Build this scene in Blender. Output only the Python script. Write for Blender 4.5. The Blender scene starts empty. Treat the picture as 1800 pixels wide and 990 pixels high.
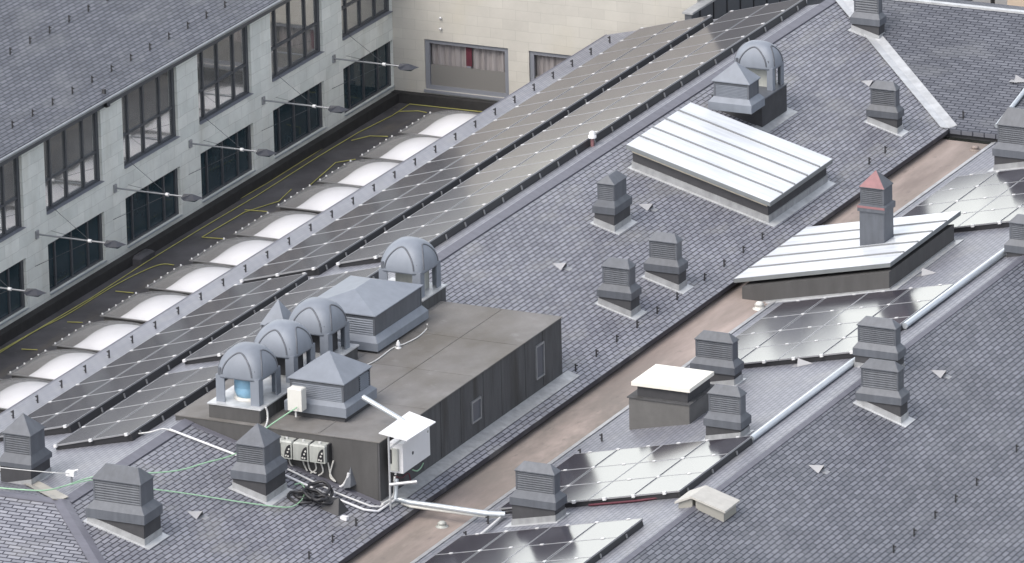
import bpy, math, random
from mathutils import Vector, Matrix
random.seed(7)
scene = bpy.context.scene
COL = scene.collection
rad = math.radians

# ------------------------------------------------------------------ camera
# world: +Y runs along the main ridge (away from the viewer), +X across it, z = 0 is the ridge
FPX = 14325.0
TH, RO, PH = rad(18.009), rad(-1.352), rad(25.846)
Vd = Vector((-math.sin(PH)*math.cos(TH), math.cos(PH)*math.cos(TH), -math.sin(TH)))
_r = Vector((math.cos(PH), math.sin(PH), 0)); _u = _r.cross(Vd)
Rd = _r*math.cos(RO) + _u*math.sin(RO)
Ud = -_r*math.sin(RO) + _u*math.cos(RO)
def ray(px, py): return Vd + Rd*((px-900)/FPX) - Ud*((py-495)/FPX)
CAM = -ray(940, 335.5)*250.0
cd = bpy.data.cameras.new('camera'); cam = bpy.data.objects.new('camera', cd); COL.objects.link(cam)
m = Matrix((Rd, Ud, -Vd)).transposed().to_4x4(); m.translation = CAM
cam.matrix_world = m
cd.sensor_width = 36; cd.lens = FPX/1800*36; cd.clip_start = 1; cd.clip_end = 6000
scene.camera = cam

# ------------------------------------------------------------------ light
SUN_AZ = Vector((-0.30, -0.95, 0)).normalized(); SUN_EL = rad(50)
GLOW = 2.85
w = bpy.data.worlds.new("World"); scene.world = w; w.use_nodes = True
nt = w.node_tree; nt.nodes.clear()
sky = nt.nodes.new('ShaderNodeTexSky'); sky.sky_type = 'NISHITA'; sky.sun_disc = False
sky.sun_elevation = SUN_EL; sky.sun_rotation = math.atan2(SUN_AZ.x, SUN_AZ.y)
sky.air_density = 1.0; sky.dust_density = 3.0; sky.ozone_density = 1.0
hs = nt.nodes.new('ShaderNodeHueSaturation'); hs.inputs['Saturation'].default_value = 0.42
bg = nt.nodes.new('ShaderNodeBackground'); bg.inputs['Strength'].default_value = 0.15
out = nt.nodes.new('ShaderNodeOutputWorld')
nt.links.new(sky.outputs[0], hs.inputs['Color'])
# added sky glow low over the far left horizon for the solar arrays to reflect
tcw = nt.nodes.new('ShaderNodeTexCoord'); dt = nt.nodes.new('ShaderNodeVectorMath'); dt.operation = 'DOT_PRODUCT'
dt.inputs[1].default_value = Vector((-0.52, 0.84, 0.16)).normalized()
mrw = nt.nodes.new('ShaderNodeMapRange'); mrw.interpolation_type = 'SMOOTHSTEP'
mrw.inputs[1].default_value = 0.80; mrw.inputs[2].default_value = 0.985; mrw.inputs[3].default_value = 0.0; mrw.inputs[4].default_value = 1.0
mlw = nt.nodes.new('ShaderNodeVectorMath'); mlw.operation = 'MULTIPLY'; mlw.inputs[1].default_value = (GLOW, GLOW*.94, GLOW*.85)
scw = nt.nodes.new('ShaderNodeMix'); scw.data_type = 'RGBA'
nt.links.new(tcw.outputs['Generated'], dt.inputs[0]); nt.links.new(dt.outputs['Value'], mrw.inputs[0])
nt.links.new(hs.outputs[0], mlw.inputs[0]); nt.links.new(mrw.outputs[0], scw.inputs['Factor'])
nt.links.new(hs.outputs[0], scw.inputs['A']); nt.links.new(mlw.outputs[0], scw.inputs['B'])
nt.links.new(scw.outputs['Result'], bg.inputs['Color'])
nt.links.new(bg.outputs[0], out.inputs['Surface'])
sl = bpy.data.lights.new('sun', 'SUN'); sl.energy = 0.58; sl.angle = rad(28); sl.color = (1.0, 0.93, 0.84)
so = bpy.data.objects.new('sun', sl); COL.objects.link(so)
sd = SUN_AZ*math.cos(SUN_EL) + Vector((0, 0, math.sin(SUN_EL)))
so.rotation_euler = sd.to_track_quat('Z', 'Y').to_euler()
scene.view_settings.view_transform = 'Standard'; scene.view_settings.look = 'None'
scene.view_settings.gamma = 1; scene.view_settings.use_curve_mapping = False
scene.view_settings.exposure = 0.95

# ------------------------------------------------------------------ planes of the place
aR, aL, aM, aN, aF = rad(15.3), rad(13.6), rad(12.2), rad(18.0), rad(15.3)
XE, ZE = 6.95, -6.95*math.tan(aR)          # right eave of the main roof
XV, ZV = 8.6, -2.15                        # foot of the middle slope
XR = 15.61; ZR = ZV + (XR-XV)*math.tan(aM)  # second ridge
YF = 23.55                                 # far wall
XB = -16.56                                # facade of the office building
ZF = -5.5                                  # low flat roof
ZT = 0.11                                  # roof of the plant room
PL = {'R': (0, -math.tan(aR), 0, 0), 'L': (0, math.tan(aL), 0, 0), 'M': (ZV-XV*math.tan(aM), math.tan(aM), 0, 0),
      'N': (ZR+XR*math.tan(aN), -math.tan(aN), 0, 0), 'F': (ZE-16.3*math.tan(aF), 0, math.tan(aF), 0)}
def zat(k, x, y): a, b, c, _ = PL[k]; return a + b*x + c*y
def P(px, py, k, off=0.0):
    """point of a roof plane (or of a level z / x / y) seen at a pixel of the 1800 px photograph"""
    d = ray(px, py)
    if k in PL:
        a, b, c, _ = PL[k]; n = Vector((-b, -c, 1)); n2 = n.normalized()
        t = (a + off*n.length - n.dot(CAM))/n.dot(d)
    elif k == 'z': t = (off-CAM.z)/d.z
    elif k == 'x': t = (off-CAM.x)/d.x
    elif k == 'y': t = (off-CAM.y)/d.y
    return CAM + d*t

# ------------------------------------------------------------------ materials
def mat(name, color, rough=0.6, metal=0.0, spec=0.5, var=0.0, vscale=1.0, bump=0.0, bscale=20.0, streak=None, coat=0.0, ior=None):
    M = bpy.data.materials.new(name); M.use_nodes = True
    n = M.node_tree.nodes; l = M.node_tree.links; b = n['Principled BSDF']
    b.inputs['Base Color'].default_value = (*color, 1); b.inputs['Roughness'].default_value = rough
    b.inputs['Metallic'].default_value = metal; b.inputs['Specular IOR Level'].default_value = spec
    b.inputs['Coat Weight'].default_value = coat; b.inputs['Coat Roughness'].default_value = 0.08
    if ior: b.inputs['IOR'].default_value = ior
    tc = n.new('ShaderNodeTexCoord')
    if var > 0:
        nz = n.new('ShaderNodeTexNoise'); nz.inputs['Scale'].default_value = vscale; nz.inputs['Detail'].default_value = 6
        nz.inputs['Roughness'].default_value = 0.65
        src = tc.outputs['Object']
        if streak:
            mp = n.new('ShaderNodeMapping'); mp.inputs['Scale'].default_value = streak
            l.new(src, mp.inputs['Vector']); src = mp.outputs[0]
        l.new(src, nz.inputs['Vector'])
        mr = n.new('ShaderNodeMapRange'); mr.inputs[1].default_value = 0.25; mr.inputs[2].default_value = 0.75
        mr.inputs[3].default_value = 1-var; mr.inputs[4].default_value = 1+var
        l.new(nz.outputs['Fac'], mr.inputs[0])
        mx = n.new('ShaderNodeVectorMath'); mx.operation = 'SCALE'; mx.inputs[0].default_value = color
        l.new(mr.outputs[0], mx.inputs['Scale']); l.new(mx.outputs[0], b.inputs['Base Color'])
    if bump > 0:
        n2 = n.new('ShaderNodeTexNoise'); n2.inputs['Scale'].default_value = bscale; n2.inputs['Detail'].default_value = 4
        l.new(tc.outputs['Object'], n2.inputs['Vector'])
        bp = n.new('ShaderNodeBump'); bp.inputs['Strength'].default_value = bump; bp.inputs['Distance'].default_value = 0.03
        l.new(n2.outputs['Fac'], bp.inputs['Height']); l.new(bp.outputs[0], b.inputs['Normal'])
    return M

def tone(M, amt, streak_scale=(7, 7, .8), lo=.87, hi=1.10):
    """every object weathers a little differently, with rain streaks down its sides"""
    n = M.node_tree.nodes; l = M.node_tree.links; b = n['Principled BSDF']
    src = b.inputs['Base Color'].links[0].from_socket
    oi = n.new('ShaderNodeObjectInfo'); mr = n.new('ShaderNodeMapRange'); mr.inputs[3].default_value = 1-amt; mr.inputs[4].default_value = 1+amt
    l.new(oi.outputs['Random'], mr.inputs[0])
    tc = n.new('ShaderNodeTexCoord'); mp = n.new('ShaderNodeMapping'); mp.inputs['Scale'].default_value = streak_scale
    l.new(tc.outputs['Object'], mp.inputs[0]); nz = n.new('ShaderNodeTexNoise'); nz.noise_dimensions = '4D'; nz.inputs['Scale'].default_value = 1; nz.inputs['Detail'].default_value = 5
    l.new(mp.outputs[0], nz.inputs['Vector'])
    sc = n.new('ShaderNodeMath'); sc.operation = 'MULTIPLY'; sc.inputs[1].default_value = 40; l.new(oi.outputs['Random'], sc.inputs[0]); l.new(sc.outputs[0], nz.inputs['W'])
    m2 = n.new('ShaderNodeMapRange'); m2.inputs[1].default_value = .35; m2.inputs[2].default_value = .7; m2.inputs[3].default_value = lo; m2.inputs[4].default_value = hi
    l.new(nz.outputs['Fac'], m2.inputs[0])
    mu = n.new('ShaderNodeMath'); mu.operation = 'MULTIPLY'; l.new(mr.outputs[0], mu.inputs[0]); l.new(m2.outputs[0], mu.inputs[1])
    v = n.new('ShaderNodeVectorMath'); v.operation = 'SCALE'; l.new(src, v.inputs[0]); l.new(mu.outputs[0], v.inputs['Scale'])
    l.new(v.outputs[0], b.inputs['Base Color'])

def stain_mix(M, col, scale, streak, lo, hi, amt, loc=(0, 0, 0)):
    n = M.node_tree.nodes; l = M.node_tree.links; b = n['Principled BSDF']
    src = b.inputs['Base Color'].links[0].from_socket
    tc = n.new('ShaderNodeTexCoord'); mp = n.new('ShaderNodeMapping'); mp.inputs['Scale'].default_value = streak; mp.inputs['Location'].default_value = loc
    l.new(tc.outputs['Object'], mp.inputs[0]); nz = n.new('ShaderNodeTexNoise'); nz.inputs['Scale'].default_value = scale; nz.inputs['Detail'].default_value = 7; nz.inputs['Roughness'].default_value = .62
    l.new(mp.outputs[0], nz.inputs['Vector'])
    mr = n.new('ShaderNodeMapRange'); mr.inputs[1].default_value = lo; mr.inputs[2].default_value = hi; mr.inputs[4].default_value = amt
    l.new(nz.outputs['Fac'], mr.inputs[0])
    mx = n.new('ShaderNodeMix'); mx.data_type = 'RGBA'; l.new(mr.outputs[0], mx.inputs['Factor']); l.new(src, mx.inputs['A']); mx.inputs['B'].default_value = (*col, 1)
    l.new(mx.outputs['Result'], b.inputs['Base Color'])

def brickmat(name, c1, c2, cm, bw, rh, mortar, rough, src='UV', tilt=0.0, var=0.15, vscale=0.35, stain=None, offset=0.5, spec=0.5, bstr=0.6):
    M = bpy.data.materials.new(name); M.use_nodes = True
    n = M.node_tree.nodes; l = M.node_tree.links; b = n['Principled BSDF']
    b.inputs['Roughness'].default_value = rough; b.inputs['Specular IOR Level'].default_value = spec
    tc = n.new('ShaderNodeTexCoord')
    if src == 'UV': vec = tc.outputs['UV']
    else:
        sx = n.new('ShaderNodeSeparateXYZ'); cb = n.new('ShaderNodeCombineXYZ'); l.new(tc.outputs['Object'], sx.inputs[0])
        l.new(sx.outputs[src[0]], cb.inputs[0]); l.new(sx.outputs[src[1]], cb.inputs[1]); vec = cb.outputs[0]
    # small wobble so courses are not ruler straight
    wn = n.new('ShaderNodeTexNoise'); wn.inputs['Scale'].default_value = 1.7; wn.inputs['Detail'].default_value = 3
    l.new(vec, wn.inputs['Vector'])
    wm = n.new('ShaderNodeVectorMath'); wm.operation = 'MULTIPLY_ADD'
    wm.inputs[1].default_value = (0.05*bw, 0.22*rh, 0)
    l.new(wn.outputs['Color'], wm.inputs[0]); l.new(vec, wm.inputs[2]); vec2 = wm.outputs[0]
    br = n.new('ShaderNodeTexBrick'); br.offset = offset; br.inputs['Scale'].default_value = 1
    br.inputs['Brick Width'].default_value = bw; br.inputs['Row Height'].default_value = rh
    br.inputs['Mortar Size'].default_value = mortar; br.inputs['Mortar Smooth'].default_value = 0.3
    br.inputs['Color1'].default_value = (*c1, 1); br.inputs['Color2'].default_value = (*c2, 1); br.inputs['Mortar'].default_value = (*cm, 1)
    l.new(vec2, br.inputs['Vector'])
    col = br.outputs['Color']
    nz = n.new('ShaderNodeTexNoise'); nz.inputs['Scale'].default_value = vscale; nz.inputs['Detail'].default_value = 8; nz.inputs['Roughness'].default_value = 0.7
    l.new(vec, nz.inputs['Vector'])
    mr = n.new('ShaderNodeMapRange'); mr.inputs[1].default_value = 0.3; mr.inputs[2].default_value = 0.7
    mr.inputs[3].default_value = 1-var; mr.inputs[4].default_value = 1+var
    l.new(nz.outputs['Fac'], mr.inputs[0])
    mx = n.new('ShaderNodeVectorMath'); mx.operation = 'SCALE'; l.new(col, mx.inputs[0]); l.new(mr.outputs[0], mx.inputs['Scale'])
    col = mx.outputs[0]
    if stain:
        n3 = n.new('ShaderNodeTexNoise'); n3.inputs['Scale'].default_value = stain[1]; n3.inputs['Detail'].default_value = 5
        mp = n.new('ShaderNodeMapping'); mp.inputs['Scale'].default_value = stain[3]; mp.inputs['Location'].default_value = (3.1, 7.7, 0)
        l.new(vec, mp.inputs[0]); l.new(mp.outputs[0], n3.inputs['Vector'])
        m3 = n.new('ShaderNodeMapRange'); m3.inputs[1].default_value = 0.52; m3.inputs[2].default_value = 0.75; m3.inputs[4].default_value = stain[2]
        l.new(n3.outputs['Fac'], m3.inputs[0])
        mm = n.new('ShaderNodeMix'); mm.data_type = 'RGBA'
        l.new(m3.outputs[0], mm.inputs['Factor']); l.new(col, mm.inputs['A']); mm.inputs['B'].default_value = (*stain[0], 1)
        col = mm.outputs['Result']
    l.new(col, b.inputs['Base Color'])
    h = br.outputs['Fac']
    inv = n.new('ShaderNodeMath'); inv.operation = 'SUBTRACT'; inv.inputs[0].default_value = 1; l.new(h, inv.inputs[1]); h = inv.outputs[0]
    if tilt > 0:   # every slate is thicker at its lower edge
        s2 = n.new('ShaderNodeSeparateXYZ'); l.new(vec2, s2.inputs[0])
        dv = n.new('ShaderNodeMath'); dv.operation = 'DIVIDE'; l.new(s2.outputs[1], dv.inputs[0]); dv.inputs[1].default_value = rh
        fr = n.new('ShaderNodeMath'); fr.operation = 'FRACT'; l.new(dv.outputs[0], fr.inputs[0])
        ml = n.new('ShaderNodeMath'); ml.operation = 'MULTIPLY'; l.new(fr.outputs[0], ml.inputs[0]); l.new(h, ml.inputs[1])
        vr = n.new('ShaderNodeTexNoise'); vr.inputs['Scale'].default_value = 6; l.new(vec, vr.inputs['Vector'])
        ad = n.new('ShaderNodeMath'); ad.operation = 'MULTIPLY_ADD'; l.new(vr.outputs['Fac'], ad.inputs[0]); ad.inputs[1].default_value = 0.6; l.new(ml.outputs[0], ad.inputs[2])
        h = ad.outputs[0]
    bp = n.new('ShaderNodeBump'); bp.inputs['Strength'].default_value = bstr; bp.inputs['Distance'].default_value = max(tilt, 0.01)
    l.new(h, bp.inputs['Height']); l.new(bp.outputs[0], b.inputs['Normal'])
    return M

SL = dict(bw=0.40, rh=0.150, mortar=0.023, rough=0.58, spec=0.42, tilt=0.012, bstr=0.7)
M_slate = brickmat('slate', (.182, .186, .213), (.262, .266, .297), (.034, .034, .046), **SL, stain=((.28, .275, .255), 1.1, .4, (.5, 1, 1)))
SLS = dict(bw=0.40, rh=0.150, mortar=0.016, rough=0.52, spec=0.5, tilt=0.008, bstr=0.45)
M_slate_low = brickmat('slate_inner_slopes', (.195, .20, .228), (.238, .242, .272), (.095, .10, .12), **SLS, stain=((.30, .295, .285), 1.1, .35, (.5, 1, 1)))
M_slate_dark = brickmat('slate_dark', (.126, .132, .152), (.190, .196, .222), (.026, .028, .04), **SL, stain=((.24, .245, .26), .8, .22, (.5, 1, 1)))
M_slate_roof = brickmat('slate_weathered', (.092, .097, .115), (.140, .146, .168), (.024, .026, .036), **SL, stain=((.20, .205, .21), .8, .4, (.5, 1, 1)))
M_stone = brickmat('facade_stone', (.60, .62, .585), (.69, .70, .66), (.47, .475, .445), .95, .42, .008, .8, src=(1, 2), var=.12, vscale=.9, bstr=.15,
                   stain=((.46, .45, .39), .9, .45, (1.6, .35, 1)))
M_stone2 = brickmat('wall_stone', (.455, .435, .395), (.49, .47, .425), (.37, .355, .32), .95, .36, .006, .8, src=(0, 2), var=.08, vscale=.7, bstr=.12,
                    stain=((.50, .46, .36), .6, .5, (1, .5, 1)))
M_vent = mat('vent_paint', (.098, .106, .122), .5, .0, .5, .10, 3.0)
M_ventdark = mat('curb_felt', (.06, .06, .064), .75, 0, .3, .18, 2.5)
M_louvredark = mat('louvre_dark', (.045, .047, .052), .7)  # dark core colour puts the shade into the gaps between slats
M_flash = mat('lead_flashing', (.36, .365, .37), .5, .25, .5, .20, 4.0)
M_flashl = mat('bright_flashing', (.52, .53, .54), .45, .2, .5, .14, 3.0)
M_felt = mat('roof_felt', (.20, .193, .188), .85, 0, .3, .24, .7, .25, 30)
M_feltwall = mat('felt_wall', (.085, .085, .088), .8, 0, .3, .22, 1.4, .15, 12, streak=(3, 3, .4))
M_feltfront = mat('felt_front', (.085, .083, .082), .8, 0, .3, .16, 1.2, .1, 12, streak=(2, 2, .5))
M_gutter = mat('gutter_bed', (.36, .295, .265), .8, 0, .35, .42, .6, .1, 8, streak=(1.3, .22, 1))
M_lid = mat('lid_sheet', (.63, .655, .685), .35, .0, .5, .07, 1.1)
M_seam = mat('lid_seam', (.20, .205, .21), .5)
M_lidedge = mat('lid_edge', (.21, .225, .23), .5, .2, .5, .1, 3)
M_cream = mat('cream_trim', (.60, .54, .43), .7, 0, .5, .1, 3)
M_hatch = mat('hatch_white', (.76, .73, .65), .4, 0, .5, .04, 2)
M_domep = mat('cowl_grey', (.205, .226, .262), .55, 0, .5, .07, 2.5)
M_domel = mat('skylight_acrylic', (.24, .24, .245), .07, 0, .6, .05, .8, coat=1, ior=1.75)
M_domef = mat('skylight_frame', (.17, .17, .17), .6)
M_lamp = mat('lamp_navy', (.03, .033, .043), .45)
M_domec = mat('skylight_curb', (.12, .115, .11), .7, 0, .4, .2, 3)
M_black = mat('black_metal', (.025, .025, .028), .5)
M_grey = mat('grey_metal', (.30, .31, .325), .4, .5, .5, .1, 4)
M_alu = mat('aluminium', (.55, .56, .57), .4, .55)
M_clamp = mat('clamp_alu', (.70, .70, .70), .35, .1)
M_pipe = mat('silver_pipe', (.56, .60, .63), .3, .45, .5, .08, 3)
M_conduit = mat('conduit_grey', (.60, .60, .59), .45, 0, .5, .1, 5)
M_white = mat('white_paint', (.70, .70, .71), .4, 0, .5, .04, 2)
M_offwhite = mat('offwhite_plastic', (.62, .61, .57), .5, 0, .5, .05, 4)
M_invgrey = mat('inverter_grey', (.42, .43, .40), .5, 0, .5, .06, 4)
M_green = mat('green_cable', (.30, .50, .33), .5)
M_yellow = mat('yellow_cable', (.36, .34, .10), .6, 0, .5, .2, 2)
M_red = mat('red_paint', (.09, .018, .03), .6, 0, .5, .2, 5)
M_pinkcap = mat('faded_red_cap', (.25, .125, .13), .6, 0, .5, .15, 5)
M_blue = mat('blue_drum', (.22, .40, .55), .45, 0, .5, .15, 4)
M_membrane = mat('flat_roof_membrane', (.066, .064, .069), .7, 0, .4, .5, .6, .15, 14)
M_upstand = mat('upstand_bitumen', (.035, .034, .034), .8, 0, .3, .25, 3)
M_frame = mat('window_frame_dark', (.075, .08, .09), .5, .2)
M_framel = mat('window_frame_grey', (.22, .23, .26), .5, .2)
M_glassu = mat('pane_upper', (.13, .133, .13), .02, 0, .9, .5, .35, .16, .45, coat=1, ior=2.3)
M_glassl = mat('pane_lower', (.026, .043, .052), .05, 0, .5, .3, .5, .04, 1.0)
M_curtain = mat('curtain', (.27, .25, .25), .8, 0, .3, .2, 2, streak=(9, 9, .3))
M_sillblue = mat('sill_metal', (.36, .39, .42), .4, .4)
M_guard = mat('guard_iron', (.03, .03, .033), .6)
M_cell = mat('pv_glass', (.042, .038, .048), .14, 0, .5, .0, ior=1.7)
M_pvframe = mat('pv_frame', (.34, .34, .35), .4, .4)
M_pave = mat('street_paving', (.20, .19, .18), .85, 0, .4, .15, .2)
M_render = mat('render_cream', (.66, .54, .43), .8, 0, .3, .1, .3)
M_slatevent = mat('slate_vent', (.33, .33, .34), .5, .2, .5, .1, 4)
M_ridge = mat('ridge_slate', (.13, .13, .155), .55, 0, .5, .18, 1.5, streak=(1, 3, 1))
M_darkclad = mat('dark_cladding', (.10, .105, .115), .55, .2, .5, .12, .8)

tone(M_vent, .13); tone(M_domep, .07, (4, 4, .6), .93, 1.05); tone(M_flash, .12, (4, 4, 1.5)); tone(M_flashl, .10, (3, 3, 3)); tone(M_domel, .10, (.5, .5, .5), .94, 1.05); tone(M_lid, .02, (.6, 6, 1)); tone(M_invgrey, .05)
stain_mix(M_gutter, (.20, .172, .15), .30, (1.4, .33, 1), .40, .60, .9)
def silt(M, col, yc, hw, amt):
    n = M.node_tree.nodes; l = M.node_tree.links; b = n['Principled BSDF']; src = b.inputs['Base Color'].links[0].from_socket
    tc = n.new('ShaderNodeTexCoord'); sx = n.new('ShaderNodeSeparateXYZ'); l.new(tc.outputs['Object'], sx.inputs[0])
    nz = n.new('ShaderNodeTexNoise'); nz.inputs['Scale'].default_value = .9; nz.inputs['Detail'].default_value = 8; nz.inputs['Roughness'].default_value = .68
    mp = n.new('ShaderNodeMapping'); mp.inputs['Scale'].default_value = (1.2, .5, 1); l.new(tc.outputs['Object'], mp.inputs[0]); l.new(mp.outputs[0], nz.inputs['Vector'])
    d = n.new('ShaderNodeMath'); d.operation = 'SUBTRACT'; l.new(sx.outputs[1], d.inputs[0]); d.inputs[1].default_value = yc
    ab = n.new('ShaderNodeMath'); ab.operation = 'ABSOLUTE'; l.new(d.outputs[0], ab.inputs[0])
    m1 = n.new('ShaderNodeMapRange'); m1.interpolation_type = 'SMOOTHSTEP'; m1.inputs[1].default_value = hw; m1.inputs[2].default_value = hw*.3; l.new(ab.outputs[0], m1.inputs[0])
    m2 = n.new('ShaderNodeMapRange'); m2.inputs[1].default_value = .35; m2.inputs[2].default_value = .6; m2.inputs[3].default_value = .25; m2.inputs[4].default_value = 1; l.new(nz.outputs['Fac'], m2.inputs[0])
    mu = n.new('ShaderNodeMath'); mu.operation = 'MULTIPLY'; l.new(m1.outputs[0], mu.inputs[0]); l.new(m2.outputs[0], mu.inputs[1])
    m3 = n.new('ShaderNodeMath'); m3.operation = 'MULTIPLY'; l.new(mu.outputs[0], m3.inputs[0]); m3.inputs[1].default_value = amt
    mx = n.new('ShaderNodeMix'); mx.data_type = 'RGBA'; l.new(m3.outputs[0], mx.inputs['Factor']); l.new(src, mx.inputs['A']); mx.inputs['B'].default_value = (*col, 1)
    l.new(mx.outputs['Result'], b.inputs['Base Color'])
silt(M_gutter, (.205, .182, .163), -14.5, 9.5, .9); silt(M_gutter, (.17, .15, .135), 2.5, 4.0, .6)
stain_mix(M_gutter, (.43, .36, .32), .55, (1.5, .5, 1), .56, .72, .6, (9, 3, 0))
stain_mix(M_gutter, (.10, .095, .09), 2.2, (1.4, .5, 1), .62, .74, .5, (2, 5, 0))
stain_mix(M_felt, (.125, .115, .100), .30, (1, .6, 1), .42, .64, .85)
stain_mix(M_felt, (.30, .30, .30), 1.3, (1, 1, 1), .60, .72, .35, (4, 1, 0))
stain_mix(M_feltwall, (.045, .042, .038), 1.0, (1.5, 1.5, .22), .50, .68, .75)
stain_mix(M_feltwall, (.12, .12, .12), 1.6, (2.5, 2.5, .2), .60, .74, .4, (3, 3, 0))
stain_mix(M_membrane, (.12, .105, .085), .7, (1.6, .3, 1), .52, .70, .7)
stain_mix(M_membrane, (.16, .155, .15), 2.5, (1, .6, 1), .64, .74, .5, (5, 1, 0))
stain_mix(M_hatch, (.62, .58, .48), 1.5, (1, 1, 1), .55, .75, .35)
stain_mix(M_lid, (.52, .53, .53), 1.0, (.5, 2.5, 1), .58, .75, .45)

def clear_acrylic():
    M = bpy.data.materials.new('clear_acrylic'); M.use_nodes = True; n = M.node_tree.nodes; l = M.node_tree.links
    b = n['Principled BSDF']; b.inputs['Base Color'].default_value = (.42, .42, .425, 1); b.inputs['Roughness'].default_value = .10
    t = n.new('ShaderNodeBsdfTransparent'); t.inputs[0].default_value = (.95, .95, .95, 1)
    mx = n.new('ShaderNodeMixShader'); lw = n.new('ShaderNodeLayerWeight'); lw.inputs['Blend'].default_value = .35
    mr = n.new('ShaderNodeMapRange'); mr.inputs[3].default_value = .16; mr.inputs[4].default_value = .48; l.new(lw.outputs['Facing'], mr.inputs[0])
    l.new(mr.outputs[0], mx.inputs[0]); l.new(t.outputs[0], mx.inputs[1]); l.new(b.outputs[0], mx.inputs[2])
    l.new(mx.outputs[0], n['Material Output'].inputs['Surface']); return M
M_clear = clear_acrylic()
M_diff = mat('milky_diffuser', (.84, .84, .87), .25, 0, .5, .06, 1.2)

# ------------------------------------------------------------------ mesh helpers
class MB:
    def __init__(s): s.v = []; s.f = []; s.mi = []; s.uv = []; s.sm = []
    def poly(s, pts, mi=0, uv=None, sm=False):
        i = len(s.v); s.v += [tuple(p) for p in pts]; s.f.append(tuple(range(i, i+len(pts)))); s.mi.append(mi); s.uv.append(uv); s.sm.append(sm)
    def mesh(s, vs, fs, mi=0, sm=False):
        i = len(s.v); s.v += [tuple(p) for p in vs]
        for f in fs: s.f.append(tuple(i+k for k in f)); s.mi.append(mi); s.uv.append(None); s.sm.append(sm)
    def hexa(s, b, t, mi=0):            # four bottom points, four top points, same order (counter-clockwise seen from above)
        s.mesh(list(b)+list(t), [(3, 2, 1, 0), (4, 5, 6, 7), (0, 1, 5, 4), (1, 2, 6, 5), (2, 3, 7, 6), (3, 0, 4, 7)], mi)
        return s
    def box(s, x0, y0, z0, x1, y1, z1, mi=0):
        return s.hexa([(x0, y0, z0), (x1, y0, z0), (x1, y1, z0), (x0, y1, z0)], [(x0, y0, z1), (x1, y0, z1), (x1, y1, z1), (x0, y1, z1)], mi)
    def loft(s, r0, z0, r1, z1, mi=0):   # rectangles (x0,y0,x1,y1)
        f = lambda r, z: [(r[0], r[1], z), (r[2], r[1], z), (r[2], r[3], z), (r[0], r[3], z)]
        return s.hexa(f(r0, z0), f(r1, z1), mi)
    def slab(s, pts, th, uvf=None):      # roof sheet: polygon thickened downwards
        n = len(pts); low = [(p[0], p[1], p[2]-th) for p in pts]
        s.poly(pts, uv=[uvf(p) for p in pts] if uvf else None)
        s.poly(low[::-1], uv=[uvf(p) for p in low[::-1]] if uvf else None)
        for i in range(n):
            j = (i+1) % n; q = [pts[j], pts[i], low[i], low[j]]
            s.poly(q, uv=[uvf(p) for p in q] if uvf else None)
        return s
    def tube(s, pts, r, n=8, mi=0, cap=True):
        pts = [Vector(p) for p in pts]; rings = []; up0 = None
        for i, p in enumerate(pts):
            t = (pts[min(i+1, len(pts)-1)] - pts[max(i-1, 0)]).normalized()
            if up0 is None:
                up0 = Vector((0, 0, 1)) if abs(t.z) < .95 else Vector((1, 0, 0))
            a = t.cross(up0).normalized(); b = a.cross(t).normalized(); up0 = b
            rr = r[i] if isinstance(r, (list, tuple)) else r
            rings.append([p + (a*math.cos(2*math.pi*k/n) + b*math.sin(2*math.pi*k/n))*rr for k in range(n)])
        vs = [q for ring in rings for q in ring]; fs = []
        for i in range(len(pts)-1):
            for k in range(n):
                k2 = (k+1) % n; fs.append((i*n+k, i*n+k2, (i+1)*n+k2, (i+1)*n+k))
        s.mesh(vs, fs, mi, True)
        if cap: s.mesh(rings[0], [tuple(range(n))[::-1]], mi); s.mesh(rings[-1], [tuple(range(n))], mi)
        return s
    def lathe(s, prof, n=20, c=(0, 0), mi=0):
        vs = [(c[0]+r*math.cos(2*math.pi*k/n), c[1]+r*math.sin(2*math.pi*k/n), z) for r, z in prof for k in range(n)]
        fs = [(i*n+k, i*n+(k+1) % n, (i+1)*n+(k+1) % n, (i+1)*n+k) for i in range(len(prof)-1) for k in range(n)]
        s.mesh(vs, fs, mi, True)
        s.mesh(vs[:n], [tuple(range(n))[::-1]], mi); s.mesh(vs[-n:], [tuple(range(n))], mi)
        return s
    def build(s, name, mats, parent=None, origin=(0, 0, 0)):
        me = bpy.data.meshes.new(name); o = origin
        me.from_pydata([(v[0]-o[0], v[1]-o[1], v[2]-o[2]) for v in s.v], [], s.f)
        if not isinstance(mats, (list, tuple)): mats = [mats]
        for m_ in mats: me.materials.append(m_)
        me.polygons.foreach_set('material_index', s.mi); me.polygons.foreach_set('use_smooth', s.sm)
        if any(u is not None for u in s.uv):
            ul = me.uv_layers.new(name='uv'); k = 0
            for f, u in zip(s.f, s.uv):
                for j in range(len(f)):
                    ul.data[k].uv = u[j] if u else (0, 0); k += 1
        me.update()
        ob = bpy.data.objects.new(name, me); COL.objects.link(ob); ob.location = o
        if parent: ob.parent = parent
        return ob
def tag(o, label=None, cat=None, group=None, kind=None):
    if label: o['label'] = label
    if cat: o['category'] = cat
    if group: o['group'] = group
    if kind: o['kind'] = kind
    return o
def thing(name, loc, label, cat, group=None):
    o = bpy.data.objects.new(name, None); COL.objects.link(o); o.location = loc; o.empty_display_size = .2
    return tag(o, label, cat, group)
def kids(o): return [c for c in bpy.data.objects if c.parent == o]
def copy_tree(o, children, loc, label):
    c = o.copy(); COL.objects.link(c); c.location = loc; c['label'] = label
    for ch in children:
        d = ch.copy(); COL.objects.link(d); d.parent = c
    return c
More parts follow.
